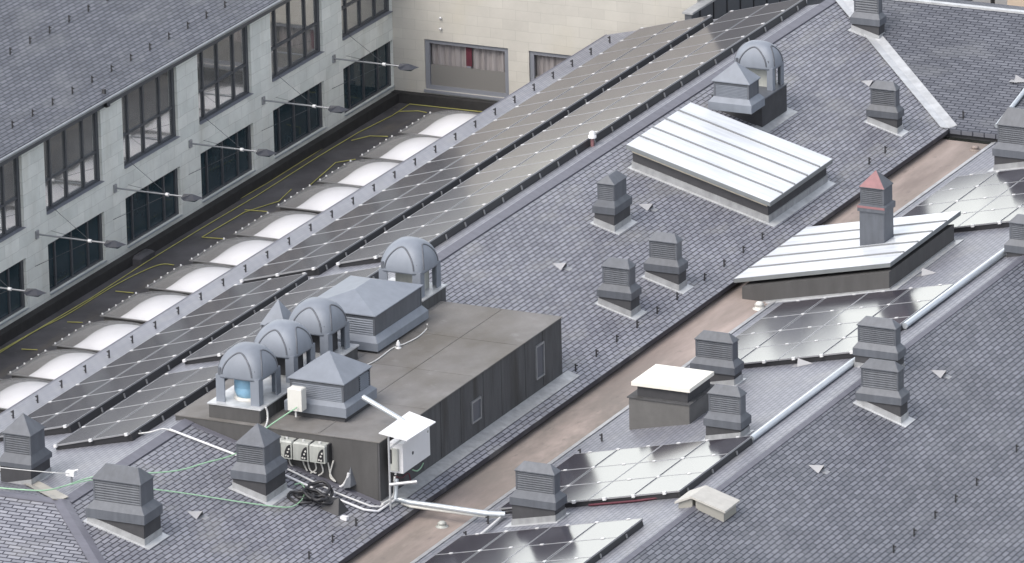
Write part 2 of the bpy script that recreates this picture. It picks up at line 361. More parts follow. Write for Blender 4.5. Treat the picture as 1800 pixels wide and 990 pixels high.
ONES = ['', 'first', 'second', 'third', 'fourth', 'fifth', 'sixth', 'seventh', 'eighth', 'ninth', 'tenth', 'eleventh', 'twelfth', 'thirteenth',
        'fourteenth', 'fifteenth', 'sixteenth', 'seventeenth', 'eighteenth', 'nineteenth']
def nth(n):
    if n < 20: return ONES[n]
    t = {2: 'twent', 3: 'thirt', 4: 'fort'}[n//10]
    return t+'ieth' if n % 10 == 0 else t+'y-'+ONES[n % 10]
UVY = lambda a: (lambda p: (p[1], p[0]/math.cos(a)))     # courses run along Y
UVYn = lambda a: (lambda p: (p[1], -p[0]/math.cos(a)))
UVX = lambda a: (lambda p: (p[0], p[1]/math.cos(a)))     # courses run along X
UVXn = lambda a: (lambda p: (p[0], -p[1]/math.cos(a)))

# ------------------------------------------------------------------ ground
g = MB(); g.poly([(-2500, -2500, -20), (2500, -2500, -20), (2500, 2500, -20), (-2500, 2500, -20)])
tag(g.build('ground', M_pave), kind='structure')

# ------------------------------------------------------------------ main slate-roofed building
B = thing('slate_roofed_building', (0, 0, -20), 'long building with grey slate roofs, two ridges and a beige valley gutter between them', 'building')
def part(name, mb, m_, parent, label=None):
    o = mb.build(name, m_); o.parent = parent; o.matrix_parent_inverse = Matrix.Translation(-parent.location)
    if label: o['label'] = label
    return o
TH_ = .14
zf = lambda y: ZE+(y-16.3)*math.tan(aF)
ZRY = 16.3+(ZR-ZE)/math.tan(aF)   # where the second ridge runs into the far wing
YN = -30.5; dN = XE
eL = -7.82; zL = eL*math.tan(aL)
part('roof_slope', MB().slab([(0, YN, 0), (XE, YN-XE, ZE), (XE, 16.3, ZE), (0, 23.4, 0)], TH_, UVYn(aR)), M_slate, B, 'slate slope from the main ridge down to the valley gutter')
part('roof_slope', MB().slab([(0, YN, 0), (0, 22.15, 0), (eL, 22.15, zL), (eL, YN-eL, zL)], TH_, UVY(aL)), M_slate_low, B, 'slate slope carrying the long solar strips')
part('roof_slope', MB().slab([(0, YN, 0), (eL, YN-eL, zL), (-30, YN-eL, zL), (-30, YN, 0)], TH_, UVXn(aL)), M_slate, B)
part('roof_slope', MB().slab([(0, YN, 0), (-30, YN, 0), (-30, YN-XE, ZE), (XE, YN-XE, ZE)], TH_, UVX(aR)), M_slate, B, 'hipped slate slope at the near end')
part('roof_slope', MB().slab([(XV, -45, ZV), (XR, -45, ZR), (XR, ZRY, ZR), (XV+(ZE-ZV)/math.tan(aM), 16.3, ZE), (XV, 16.3, ZV)], TH_, UVY(aM)), M_slate_low, B, 'slate slope rising from the valley gutter to the second ridge')
zN = ZR-14*math.tan(aN)
part('roof_slope', MB().slab([(XR, -45, ZR), (XR+14, -45, zN), (XR+14, 22, zN), (XR, ZRY, ZR)], TH_, UVYn(aN)), M_slate_dark, B, 'darker slate slope beyond the second ridge')
part('roof_slope', MB().slab([(0.02, 23.4, zf(23.4)), (XE+.02, 16.3, ZE), (XV+(ZE-ZV)/math.tan(aM)-.02, 16.3, ZE), (XR, ZRY, zf(ZRY)), (22, 17.0, zf(17.0)), (40, 17, zf(17)), (40, 23.4, zf(23.4))], TH_, UVX(aF)),
     M_slate_roof, B, 'slate slope of the far cross wing')
part('roof_slope', MB().slab([(0.02, 23.45, .04), (40, 23.45, .04), (40, 29, -1.5), (0.02, 29, -1.5)], TH_, UVXn(aF)), M_slate_dark, B)
# gutter bed, eaves and walls
part('valley_gutter', MB().box(6.3, -45, -2.6, XV-.05, 16.1, -2.19), M_gutter, B, 'beige stained bed of the valley gutter')
part('eave_board', MB().box(6.72, -37, -2.19, 6.80, 16.35, ZE-.13), M_ventdark, B)
part('eave_board', MB().box(6.72, 16.4, -2.19, 9.5, 16.46, ZE-.13), M_ventdark, B)
part('eave_flashing', MB().slab([(XV-.12, -45, ZV+.005), (XV+.05, -45, ZV+.045), (XV+.05, 16.2, ZV+.045), (XV-.12, 16.2, ZV+.005)], .03), M_flash, B)
part('eave_edge', MB().box(eL-.05, YN-eL, zL-.12, eL+.0, 22.14, zL+.008), M_ridge, B)
part('wall', MB().box(-7.6, -22, -20, 6.7, 22.05, -2.4).box(.2, 22.05, -20, 6.7, 29, -2.4).box(6.7, -45, -20, 29.5, 29, -4.3).box(-30, -37, -20, 6.7, -22.3, -2.5), M_stone, B)
# ridge and hip coverings
def strip(a, b, side, wdt, off=.012):
    a = Vector(a); b = Vector(b); s_ = Vector(side).normalized()*wdt
    up = Vector((0, 0, off)); return [a+up, b+up, b+s_+up, a+s_+up]
cR = Vector((math.cos(aR), 0, -math.sin(aR))); cL = Vector((-math.cos(aL), 0, -math.sin(aL)))
rc = MB().slab(strip((0, -30.4, 0), (0, 23.3, 0), cR, .30, .03), .03)
part('ridge_cover', rc, M_ridge, B)
rc = MB().slab(strip((XR, -45, ZR), (XR, ZRY, ZR), (math.cos(aN), 0, -math.sin(aN)), .16, .03), .03)
part('ridge_cover', rc, M_ridge, B)
h0, h1 = Vector((0, YN, 0)), Vector((XE, YN-XE, ZE)); hd = (h1-h0).normalized(); sn = Vector((hd.y, -hd.x, 0)).normalized()
hp = MB(); u3 = Vector((0, 0, .05))
hp.slab([h0+u3, h0+sn*.22-Vector((0, 0, .0)), h1+sn*.22-Vector((0, 0, .0)), h1+u3], .03); hp.slab([h0+u3, h1+u3, h1-sn*.22, h0-sn*.22], .03)
part('hip_cover', hp, M_ridge, B)
part('ridge_cover', MB().slab([(0, YN, .045), (-30, YN, .045), (-30, YN-.22, -.015), (.1, YN-.22, -.015)], .03), M_ridge, B)
v0, v1 = Vector((0.1, 23.3, .0)), Vector((XE, 16.35, ZE)); vd = (v1-v0).normalized(); vs_ = Vector((-vd.y, vd.x, 0)).normalized()
part('valley_flashing', MB().slab([v0+vs_*.28+Vector((0, 0, .09)), v0+Vector((0, 0, .035)), v1+Vector((0, 0, .035)), v1+vs_*.28+Vector((0, 0, .09))][::-1], .02)
     .slab([v0+Vector((0, 0, .035)), v0-vs_*.28+Vector((0, 0, .09)), v1-vs_*.28+Vector((0, 0, .09)), v1+Vector((0, 0, .035))][::-1], .02), M_flashl, B)
v0, v1 = Vector((0, YN, .0)), Vector((eL, YN-eL, zL)); vd = (v1-v0).normalized(); vs_ = Vector((-vd.y, vd.x, 0)).normalized()
part('valley_flashing', MB().slab([v0+vs_*.22+Vector((0, 0, .085)), v0+Vector((0, 0, .03)), v1+Vector((0, 0, .03)), v1+vs_*.22+Vector((0, 0, .085))][::-1], .02)
     .slab([v0+Vector((0, 0, .03)), v0-vs_*.22+Vector((0, 0, .085)), v1-vs_*.22+Vector((0, 0, .085)), v1+Vector((0, 0, .03))][::-1], .02), mat('valley_lead', (.36, .345, .31), .6, 0, .4, .15, 3), B)
part('ridge_cover', MB().box(0.3, 23.32, .0, 40, 23.52, .085), M_flashl, B)

# ------------------------------------------------------------------ low flat roof between the buildings
part_root = thing('flat_roof', (-12, 0, ZF-.3), 'low dark flat roof in the court below the row of dome skylights', 'flat roof')
part('roof_deck', MB().box(XB+.02, -32, ZF-.4, -7.0, YF+.1, ZF), M_membrane, part_root)
part('upstand', MB().box(XB+.035, -32, ZF, XB+.32, YF-.3, ZF+.34), M_upstand, part_root)
part('upstand', MB().box(XB+.035, YF-.30, ZF, -7.0, YF-.03, ZF+.36), M_upstand, part_root)
part('supporting_wall', MB().box(XB+.05, -31.9, -20, -8.35, YF, ZF-.4), M_ventdark, part_root)

# ------------------------------------------------------------------ office building on the left
O = thing('office_building', (XB-8, 0, -20), 'pale stone office building with slate roof and two rows of dark framed windows', 'building')
BAY = 5.21; W0 = -1.07; WW = 3.76
ks = range(-4, 5)
ZU0, ZU1 = -2.34, .32; ZL0, ZL1 = -5.0, -3.36
fw = MB(); x0, x1 = XB-.40, XB
yA = W0+BAY*ks[0]-1.45
fw.box(x0, yA, ZL1, x1, YF, ZU0-.02)                      # spandrel
fw.box(x0, yA, -20, x1, YF, ZL0)                          # base
for k in ks:
    y0 = W0+BAY*k-(BAY-WW); y1 = W0+BAY*k
    fw.box(x0, y0, ZU0-.02, x1, y1, ZU1+.1); fw.box(x0, y0, ZL0, x1, y1, ZL1)
fw.box(x0, W0+BAY*4+WW+.004, -20, x1-.002, YF+.4, ZU1+.1)
fw.box(XB-14, yA, -20, x0, YF+.4, ZU1+.1)
part('wall', fw, M_stone, O)
aO = rad(17); zO = .50; xO = XB+.30
part('roof', MB().slab([(xO, yA, zO), (xO, 42, zO), (xO-10, 42, zO+10*math.tan(aO)), (xO-10, yA, zO+10*math.tan(aO))], .12, UVYn(aO)), M_slate_roof, O, 'slate roof above the office windows')
part('roof', MB().slab([(xO-10, yA, zO+10*math.tan(aO)), (xO-10, 42, zO+10*math.tan(aO)), (xO-20, 42, zO), (xO-20, yA, zO)], .12, UVY(aO)), M_slate_dark, O)
part('eave_board', MB().box(XB+.01, yA, .17, xO-.06, 42, .37), M_frame, O)
part('gutter', MB().box(xO-.06, yA, .36, xO+.05, 42, .44).tube([(xO+.05, yA, .44), (xO+.05, 42, .44)], .05, 8), M_grey, O)
def window(ya, yb, za, zb, fr, transom, glass, kind):
    f = MB(); xf = XB-.22; t = .07; L = yb-ya
    f.box(xf, ya, za, xf+.12, ya+t*1.1, zb); f.box(xf, yb-t*2.3, za, xf+.12, yb, zb)
    f.box(xf+.001, ya+t*1.1, za, xf+.119, yb-t*2.3, za+.07); f.box(xf+.001, ya+t*1.1, zb-.08, xf+.119, yb-t*2.3, zb)
    ms = [ya+L*q for q in fr]
    for yy in ms: f.box(xf+.002, yy-.045, za+.07, xf+.117, yy+.045, zb-.08)
    edges = [ya+t*1.1]+[q for yy in ms for q in (yy-.045, yy+.045)]+[yb-t*2.3]
    if transom:
        for i in range(0, len(edges), 2): f.box(xf+.003, edges[i], za+transom-.04, xf+.110, edges[i+1], za+transom+.04)
    f.box(XB-.30, ya+.001, za-.019, XB+.06, yb-.001, za-.002, 1)
    wo = part('window', f, [M_frame, M_sillblue if kind == 'l' else M_framel], O)
    for i in range(0, len(edges), 2):
        p = MB().box(xf+.04, edges[i]-.004, za+.05, xf+.06, edges[i+1]+.004, zb-.06).build('pane', glass)
        p.parent = wo; p.matrix_parent_inverse = Matrix.Translation((0, 0, 0))
for k in ks:
    window(W0+BAY*k, W0+BAY*k+WW, ZU0, ZU1, (.15, .43, .73), 1.0, M_glassu, 'u')
    window(W0+BAY*k, W0+BAY*k+WW, ZL0, ZL1, (.17, .46, .75), 0, M_glassl, 'l')
part('downpipe', MB().tube([P(183, 170, 'x', XB+.1)+Vector((0, 0, .25)), P(184, 181, 'x', XB+.15), P(187, 186, 'x', XB+.3), P(191, 184, 'x', XB+.4)], .07), M_black, O)

# ------------------------------------------------------------------ far stone wall building
Fb = thing('stone_building', (-10, 30, -20), 'cream limestone building closing the far end of the court, with curtained windows', 'building')
xe = -5.13; z0w, z1w = -5.0, -3.22
wins = [(-15.36, -12.2), (-11.42, -8.2)]
fm = MB(); fm.box(XB+.001, YF, -20, xe, YF+.5, z0w); fm.box(XB+.001, YF, z1w, xe, YF+.5, 1.5)
xs = [XB+.001]+[q for wv in wins for q in wv]+[xe]
for i in range(0, len(xs), 2): fm.box(xs[i], YF, z0w, xs[i+1], YF+.5, z1w)
fm.box(XB+.001, YF+.5, -20, xe-.001, 44, 1.4)
part('wall', fm, M_stone2, Fb)
part('upper_roof', MB().box(XB-.1, YF-.06, 1.5, xe+.06, 44.2, 1.58), M_flash, Fb)
for (a, b) in wins:
    f = MB(); yf = YF+.06
    f.box(a, yf, z0w, a+.16, yf+.12, z1w); f.box(b-.16, yf, z0w, b, yf+.12, z1w)
    f.box(a+.16, yf+.001, z0w, b-.16, yf+.119, z0w+.14); f.box(a+.16, yf+.001, z1w-.14, b-.16, yf+.119, z1w)
    f.box(a-.03, YF-.08, z0w-.09, b+.03, YF-.002, z0w-.003)
    wo = part('window', f, M_framel, Fb)
    g_ = MB(); nseg = 44; xa, xb = a+.16, b-.16
    for i in range(nseg):
        u0, u1 = i/nseg, (i+1)/nseg; q = lambda u: yf+.20+.05*math.sin(u*52)+.02*math.sin(u*131)
        g_.poly([(xa+(xb-xa)*u0, q(u0), z0w+.02), (xa+(xb-xa)*u1, q(u1), z0w+.02), (xa+(xb-xa)*u1, q(u1), z1w-.02), (xa+(xb-xa)*u0, q(u0), z1w-.02)], sm=True)
    c_ = g_.build('curtain', M_curtain); c_.parent = wo
    if a < -15:
        c_ = MB().box(-13.88, yf+.125, z1w-.85, -13.66, yf+.135, z1w-.14).build('red_band', M_red); c_.parent = wo
        c_ = MB().box(-13.86, yf+.125, z0w+.14, -13.70, yf+.133, z1w-.85).build('window_post', M_framel); c_.parent = wo
    p_ = MB().box(a+.14, yf+.07, z0w+.1, b-.14, yf+.085, z0w+.10+.78).build('pane', mat('frosted_pane', (.185, .18, .172), .25, 0, .5)); p_.parent = wo
for i, (px, py) in enumerate([(774, 32), (774, 51)]):  # white paint stands in for two small glints on the wall
    c = P(px, py, 'y', YF-.06)
    tag(MB().lathe([(.01, -.03), (.045, -.02), (.045, .02), (.01, .03)], 12).build('wall_disc', M_white, origin=(0, 0, 0)), ['upper', 'lower'][i]+' of two small white discs on the cream wall', 'wall fitting', 'white discs on the cream wall')
    o = [o_ for o_ in bpy.data.objects if o_.name.startswith('wall_disc')][-1]; o.location = c; o.rotation_euler = (rad(90), 0, 0)
dk = thing('clad_block', (-2, 26, -3), 'dark metal clad parapet wall with pale coping behind the far end of the solar strips', 'parapet')
part('wall', MB().box(-5.05, 22.35, -5, -4.80, 44, -.93), M_darkclad, dk)
part('coping', MB().box(-5.12, 22.30, -.93, -4.74, 44, -.86), M_flash, dk)
part('roof', MB().box(-4.79, 22.3, -3.3, .15, 44, -3), M_darkclad, dk)
part('wall', MB().box(-4.79, 40, -3, .15, 44, 2.5), M_darkclad, dk)
for k in range(12): part('wall_seam', MB().box(-4.799, 23+k*1.1, -3, -4.77, 23.05+k*1.1, -.94), M_black, dk)

# pale house across the street, seen over the far ridge
H = thing('cream_house', (14, 60, -20), 'pale cream house beyond the far ridge, cut off by the top of the view', 'building')
part('wall', MB().box(-8, 58, -20, 34, 70, -6), M_render, H)
part('roof', MB().hexa([(-8.5, 57.5, -6), (34.5, 57.5, -6), (34.5, 70.5, -6), (-8.5, 70.5, -6)], [(-6, 62, -3), (32, 62, -3), (32, 66, -3), (-6, 66, -3)]), M_slate_dark, H)
for px in (1690, 1745):
    c = P(px, 6, 'y', 57.9)
    part('downpipe', MB().tube([(c.x, 57.9, -19.5), (c.x, 57.9, -6.1)], .09), M_black, H)

# ------------------------------------------------------------------ plant room on the ridge
T = thing('plant_room', (3, -17, -2), 'flat-roofed felted plant room set into the slate slope at the main ridge', 'roof structure')
yT0, yT1, xT0, xT1 = -23.14, -11.15, -.30, 6.12
tb = MB(); tb.box(xT0, yT0, -2.4, xT1, yT1, ZT-.03)
part('wall', tb, M_feltwall, T)
part('front_wall', MB().box(xT0, yT0-.012, -2.4, xT1-.06, yT0-.002, ZT-.04), M_feltfront, T)
part('roof', MB().box(xT0-.02, yT0-.03, ZT-.028, xT1+.035, yT1+.02, ZT), M_felt, T)
sm_ = MB()
for xx in (2.3, 4.2): sm_.box(xx-.02, yT0+.05, ZT+.002, xx+.02, yT1-.05, ZT+.012)
for yy in (-20.1, -17.0, -14): sm_.box(.4, yy-.015, ZT+.001, xT1-.05, yy+.015, ZT+.008)
part('felt_seam', sm_, M_felt, T)
ws = MB()
for yy in (-21.9, -20.4, -19.2, -17.9, -16.4, -15.2, -13.6, -12.4): ws.box(xT1+.002, yy-.05, -1.60, xT1+.014, yy+.05, ZT-.05)
part('wall_seam', ws, M_feltwall, T)
fl = MB(); z_ = lambda x: zat('R', x, 0)
fl.slab([(xT1+.001, yT0-.05, z_(xT1)+.02), (xT1+.40, yT0-.05, z_(xT1+.40)+.02), (xT1+.40, yT1+.35, z_(xT1+.4)+.02), (xT1+.001, yT1+.35, z_(xT1)+.02)], .02)
part('apron_flashing', fl, M_flash, T)
fl = MB().slab([(.3, yT0-.22, z_(.3)+.02), (xT1+.38, yT0-.22, z_(xT1+.38)+.02), (xT1+.38, yT0-.015, z_(xT1+.38)+.02), (.3, yT0-.015, z_(.3)+.02)], .02)
part('apron_flashing', fl, M_ridge, T)
for px0, px1, pyt, pyb in ((827, 844, 697, 745), (940, 955, 600, 668)):
    a_ = P(px0+2, (pyt+pyb)/2+6, 'x', xT1+.02); b_ = P(px1+1, (pyt+pyb)/2-6, 'x', xT1+.02)
    hgt = (pyb-pyt-12)/54/2
    f = MB(); zc = (a_.z+b_.z)/2
    f.box(xT1+.003, a_.y, zc-hgt, xT1+.05, a_.y+.04, zc+hgt); f.box(xT1+.003, b_.y-.04, zc-hgt, xT1+.05, b_.y, zc+hgt)
    f.box(xT1+.003, a_.y+.04, zc+hgt-.06, xT1+.049, b_.y-.04, zc+hgt); f.box(xT1+.003, a_.y+.04, zc-hgt, xT1+.049, b_.y-.04, zc-hgt+.05)
    wo = part('window', f, M_grey, T)
    p = MB().box(xT1+.004, a_.y+.06, zc-hgt+.04, xT1+.02, b_.y-.06, zc+hgt-.05).build('pane', mat('hatch_panel', (.075, .085, .105), .35)); p.parent = wo

# ------------------------------------------------------------------ louvred roof vents
def louvre_faces(mb, x0, y0, x1, y1, z0, z1, n, faces='-y+y', d=.035):
    h = (z1-z0)/n
    for i in range(n):
        za = z0+i*h+.3*h; zb = z0+(i+1)*h
        if '-y' in faces: mb.hexa([(x0, y0-d, za-.25*h), (x1, y0-d, za-.25*h), (x1, y0, za), (x0, y0, za)], [(x0, y0-d, za), (x1, y0-d, za), (x1, y0, zb), (x0, y0, zb)])
        if '+y' in faces: mb.hexa([(x0, y1, za), (x1, y1, za), (x1, y1+d, za-.25*h), (x0, y1+d, za-.25*h)], [(x0, y1, zb), (x1, y1, zb), (x1, y1+d, za), (x0, y1+d, za)])
        if '+x' in faces: mb.hexa([(x1, y0, za), (x1+d, y0, za-.25*h), (x1+d, y1, za-.25*h), (x1, y1, za)], [(x1, y0, zb), (x1+d, y0, za), (x1+d, y1, za), (x1, y1, zb)])
def vent(label, px, py, k, cw, cl, bw, bl, h, sx=None, sy=None, hc=.22, hch=.17, hb=.52, hcap=.22, pyr=False, off=0.0, name='roof_vent', capmat=None, flash=True, bands=None, zoff=0, rot=0, ridge=False, nl=8, pos=None):
    p = pos if pos is not None else P(px, py, k, off)
    if sx is None: sx = PL[k][1]
    if sy is None: sy = PL[k][2]
    r = thing(name, p, label, 'roof vent', 'louvred grey roof vents')
    z = lambda x, y: sx*x+sy*y if not ridge else -abs(x+cw/2)*.28+.14
    kw, kl = cw-.10, cl-.10
    X0, X1, Y0, Y1 = -kw, 0, 0, kl
    q = [(X0, Y0), (X1, Y0), (X1, Y1), (X0, Y1)]
    cm = M_ventdark if not bands else M_vent
    MB().hexa([(a, b, z(a, b)-.12) for a, b in q], [(a, b, h) for a, b in q]).build('curb', cm, r)
    if flash:
        fm_ = MB(); e = .022; t = .2
        q2 = [(X0-e, Y0-e), (X1+e, Y0-e), (X1+e, Y1+e), (X0-e, Y1+e)]
        fm_.hexa([(a, b, z(a, b)-.05) for a, b in q2], [(a, b, z(a, b)+t) for a, b in q2])
        fm_.build('flashing', M_flash, r)
        e1 = .11; e2 = .20; fa = MB()
        dx0, dx1 = (e1, e2) if sx <= 0 else (e2, e1)
        if ridge: dx0 = dx1 = .15
        ap = [(X0-dx0, Y0-e1), (X1+dx1, Y0-e1), (X1+dx1, Y1+e1), (X0-dx0, Y1+e1)]
        if not ridge:
            fa.slab([(a, b, z(a, b)+.022) for a, b in ap], .02)
        else:
            mxx = -cw/2
            fa.slab([(ap[0][0], ap[0][1], z(*ap[0])+.03), (mxx, ap[0][1], .17), (mxx, ap[2][1], .17), (ap[3][0], ap[3][1], z(*ap[3])+.03)], .02)
            fa.slab([(mxx, ap[0][1], .17), (ap[1][0], ap[1][1], z(*ap[1])+.03), (ap[2][0], ap[2][1], z(*ap[2])+.03), (mxx, ap[2][1], .17)], .02)
        fa.build('apron', M_flashl, r)
    C = (X0-.05, Y0-.05, X1+.05, Y1+.05)
    ix, iy = (cw-bw)/2, (cl-bl)/2
    Bd = (C[0]+ix, C[1]+iy, C[2]-ix, C[3]-iy)
    MB().loft(C, h, C, h+hc).loft(C, h+hc, Bd, h+hc+hch).build('collar', M_vent, r)
    zb0 = h+hc+hch; zb1 = zb0+hb
    bd = MB(); bd.loft((Bd[0]+.04, Bd[1]+.04, Bd[2]-.001, Bd[3]-.04), zb0, (Bd[0]+.04, Bd[1]+.04, Bd[2]-.001, Bd[3]-.04), zb1)
    bd.build('core', M_louvredark, r)
    t = .035
    MB().box(Bd[2]-.0005, Bd[1]+.0, zb0, Bd[2]+.012, Bd[3], zb1).build('side_panel', M_vent, r)
    MB().box(Bd[0]-.012, Bd[1], zb0, Bd[0]+.04, Bd[3], zb1).build('side_panel', M_vent, r)
    MB().box(Bd[2]-t, Bd[1]-.004, zb0, Bd[2]-.001, Bd[1]+.035, zb1).build('corner_post', M_vent, r)
    for fc in ('-y', '+y'):
        lv = MB(); louvre_faces(lv, Bd[0]+.041, Bd[1]+.04, Bd[2]-t-.001, Bd[3]-.04, zb0+.01, zb1-.01, nl, fc, d=.045)
        lv.build('louvre', M_vent, r)
    ov = .035; E = (Bd[0]-ov, Bd[1]-ov, Bd[2]+ov, Bd[3]+ov); cp = MB()
    cp.loft(E, zb1, E, zb1+.025)
    w_, l_ = E[2]-E[0], E[3]-E[1]; cx, cy = (E[0]+E[2])/2, (E[1]+E[3])/2
    if pyr: Tp = (cx-.01, cy-.01, cx+.01, cy+.01)
    elif w_ >= l_: Tp = (E[0]+.17*w_, cy-.05*l_, E[2]-.17*w_, cy+.05*l_)
    else: Tp = (cx-.05*w_, E[1]+.17*l_, cx+.05*w_, E[3]-.17*l_)
    cp.loft(E, zb1+.025, Tp, zb1+.025+hcap)
    if bands: cp.mi[8] = 1
    cp.build('cap', [M_vent, M_pinkcap] if bands else (capmat or M_vent), r)
    if bands:
        MB().box(C[0]-.002, C[1]-.008, h+hc-.07, C[2]-.002, C[1]-.001, h+hc+.002).build('red_band', bands, r)
    return r
vent('wide grey louvred vent nearest the bottom left corner, below the hipped ridge', 254, 960, 'R', 1.82, 1.08, 1.46, .72, .62, hc=.27, hch=.2, hb=.60, hcap=.34)
vent('pyramid-capped louvred vent standing in front of the plant room', 468, 884, 'R', 1.12, 1.30, .86, .95, .60, hc=.25, hch=.2, hb=.52, hcap=.48, pyr=True)
vent('pyramid-capped louvred vent at the left edge below the lowest solar strip', 55, 855, 'L', 1.06, 1.22, .84, .80, .50, hc=.13, hch=.22, hb=.55, hcap=.48, pyr=True)
vent('louvred vent at the near left corner of the lower bright solar array', 976, 918, 'M', 1.42, .74, 1.17, .36, .36, hc=.22, hch=.18, hb=.55)
vent('left and nearer of a pair of louvred vents on the open slate slope', 1109, 558, 'R', 1.14, .74, .87, .43, .54, hb=.52)
vent('right and farther of a pair of louvred vents on the open slate slope', 1193, 512, 'R', 1.18, .66, .90, .36, .55, hb=.52)
vent('narrow louvred vent just left of the big white-lidded skylight', 1080, 408, 'R', .76, 1.27, .55, .88, .55, hb=.50)
vent('louvred vent beside the pale valley flashing at the upper right', 1577, 236, 'R', 1.10, .52, .86, .30, .50, hb=.52)
vent('louvred vent cut off by the top edge at the head of the valley flashing', 1545, 73, 'R', 1.05, .58, .86, .30, .52, hb=.70)
vent('louvred vent behind the hatch with the cream lid', 1290, 679, 'M', 1.42, .68, 1.17, .36, .34, hb=.52)
vent('louvred vent right of the hatch, at the corner of a bright solar array', 1301, 772, 'M', 1.16, .74, .97, .36, .28, hb=.52)
vent('louvred vent astride the second ridge, rear one of the close pair', 1577, 655, 'N', 1.42, .60, 1.17, .36, .38, ridge=True, hb=.50)
vent('louvred vent on the dark right slope, front one of the close pair', 1583, 745, 'N', 1.42, .62, 1.13, .40, .56, hb=.56)
vent('louvred vent on the second ridge cut off by the right edge', 1843, 470, 'N', 1.46, .62, 1.20, .36, .34, ridge=True, hb=.50)
vent('large louvred vent at the right edge where valley gutter meets the far wing', 1836, 291, 'M', 1.80, .95, 1.55, .60, .14, hc=.24, hch=.18, hb=.56, hcap=.5)
vent('small grey pyramid-capped vent half hidden behind the three domed cowls', 0, 0, 'L', .9, .9, .74, .74, .55, hc=.1, hch=.1, hb=.55, hcap=.66, pyr=True, pos=P(501, 577, 'z', 1.15)+Vector((0, 0, -1.30)), capmat=M_domep)

# ------------------------------------------------------------------ lidded skylights
def lidded(name, label, cat, k, bx, by, lx, ly, htop, hflash, hbox, base_low=None, seams=4, creamz=True, boxmat=M_ventdark):
    a0 = Vector((bx[1], by[0], zat(k, bx[1], by[0])))
    r = thing(name, a0, label, cat); zz = lambda x, y: zat(k, x, y)
    c = [(bx[0], by[0]), (bx[1], by[0]), (bx[1], by[1]), (bx[0], by[1])]
    b = MB().hexa([(x, y, min(zz(x, y), base_low if base_low else 9)-.12) for x, y in c], [(x, y, zz(x, y)+hbox) for x, y in c]); part('box', b, boxmat, r)
    if creamz:
        e = .012; c2 = [(bx[0]-e, by[0]-e), (bx[1]-e*2, by[0]-e), (bx[1]-e*2, by[1]+e), (bx[0]-e, by[1]+e)]
        part('trim', MB().hexa([(x, y, zz(x, y)+hbox-.075) for x, y in c2], [(x, y, zz(x, y)+hbox+.004) for x, y in c2]), M_cream, r)
    e = .03; c3 = [(bx[0]-e, by[0]-e), (bx[1]+e, by[0]-e), (bx[1]+e, by[1]+e), (bx[0]-e, by[1]+e)]
    part('flashing', MB().hexa([(x, y, zz(x, y)-.05) for x, y in c3], [(x, y, zz(x, y)+hflash) for x, y in c3]), M_flash, r)
    e = .26; c4 = [(bx[0]-.12, by[0]-.14), (bx[1]+e, by[0]-.14), (bx[1]+e, by[1]+.14), (bx[0]-.12, by[1]+.14)]
    part('apron', MB().slab([(x, y, zz(x, y)+.024) for x, y in c4], .02), M_flashl, r)
    lz = lambda x, y, o: zz(x, y)+o
    q = [(lx[0], ly[0]), (lx[1], ly[0]), (lx[1], ly[1]), (lx[0], ly[1])]
    lid = part('lid', MB().hexa([(x, y, lz(x, y, htop-.14)) for x, y in q], [(x, y, lz(x, y, htop-.012)) for x, y in q]), M_lidedge, r)
    n = seams+1; L = ly[1]-ly[0]
    for i in range(n):
        ya, yb = ly[0]+L*i/n+.035, ly[0]+L*(i+1)/n-.035
        if i == 0: ya = ly[0]+.01
        if i == n-1: yb = ly[1]-.01
        q = [(lx[0]+.01, ya), (lx[1]-.01, ya), (lx[1]-.01, yb), (lx[0]+.01, yb)]
        s_ = MB().hexa([(x, y, lz(x, y, htop-.011)) for x, y in q], [(x, y, lz(x, y, htop)) for x, y in q]).build('sheet', M_lid)
        s_.parent = lid; s_.matrix_parent_inverse = Matrix.Translation((0, 0, 0))
        if i:
            y_ = ly[0]+L*i/n; q = [(lx[0]+.02, y_-.034), (lx[1]-.02, y_-.034), (lx[1]-.02, y_+.034), (lx[0]+.02, y_+.034)]
            s_ = MB().hexa([(x, y, lz(x, y, htop-.011)) for x, y in q], [(x, y, lz(x, y, htop+.035)) for x, y in q]).build('seam', M_seam); s_.parent = lid
    return r
lidded('lidded_skylight', 'large skylight with sloping white five-sheet lid on the open slate slope', 'skylight', 'R', (1.35, 5.92), (4.27, 8.82), (1.22, 6.08), (4.08, 8.95), .79, .24, .60)
lidded('lidded_skylight', 'skylight with sloping white lid over the valley gutter, a red-capped vent through it', 'skylight', 'M', (7.5, 12.33), (-1.3, 3.78), (7.18, 12.32), (-1.18, 4.35), .84, .07, .58, base_low=-2.25, creamz=False, boxmat=M_feltfront)
vent('tall red-capped vent rising through the white lid over the valley gutter', 1554, 428, 'M', .90, .84, .76, .64, .95, off=.82, hc=.18, hch=.05, hb=.50, hcap=.46, pyr=True, flash=False, capmat=M_pinkcap, bands=M_pinkcap, nl=8)
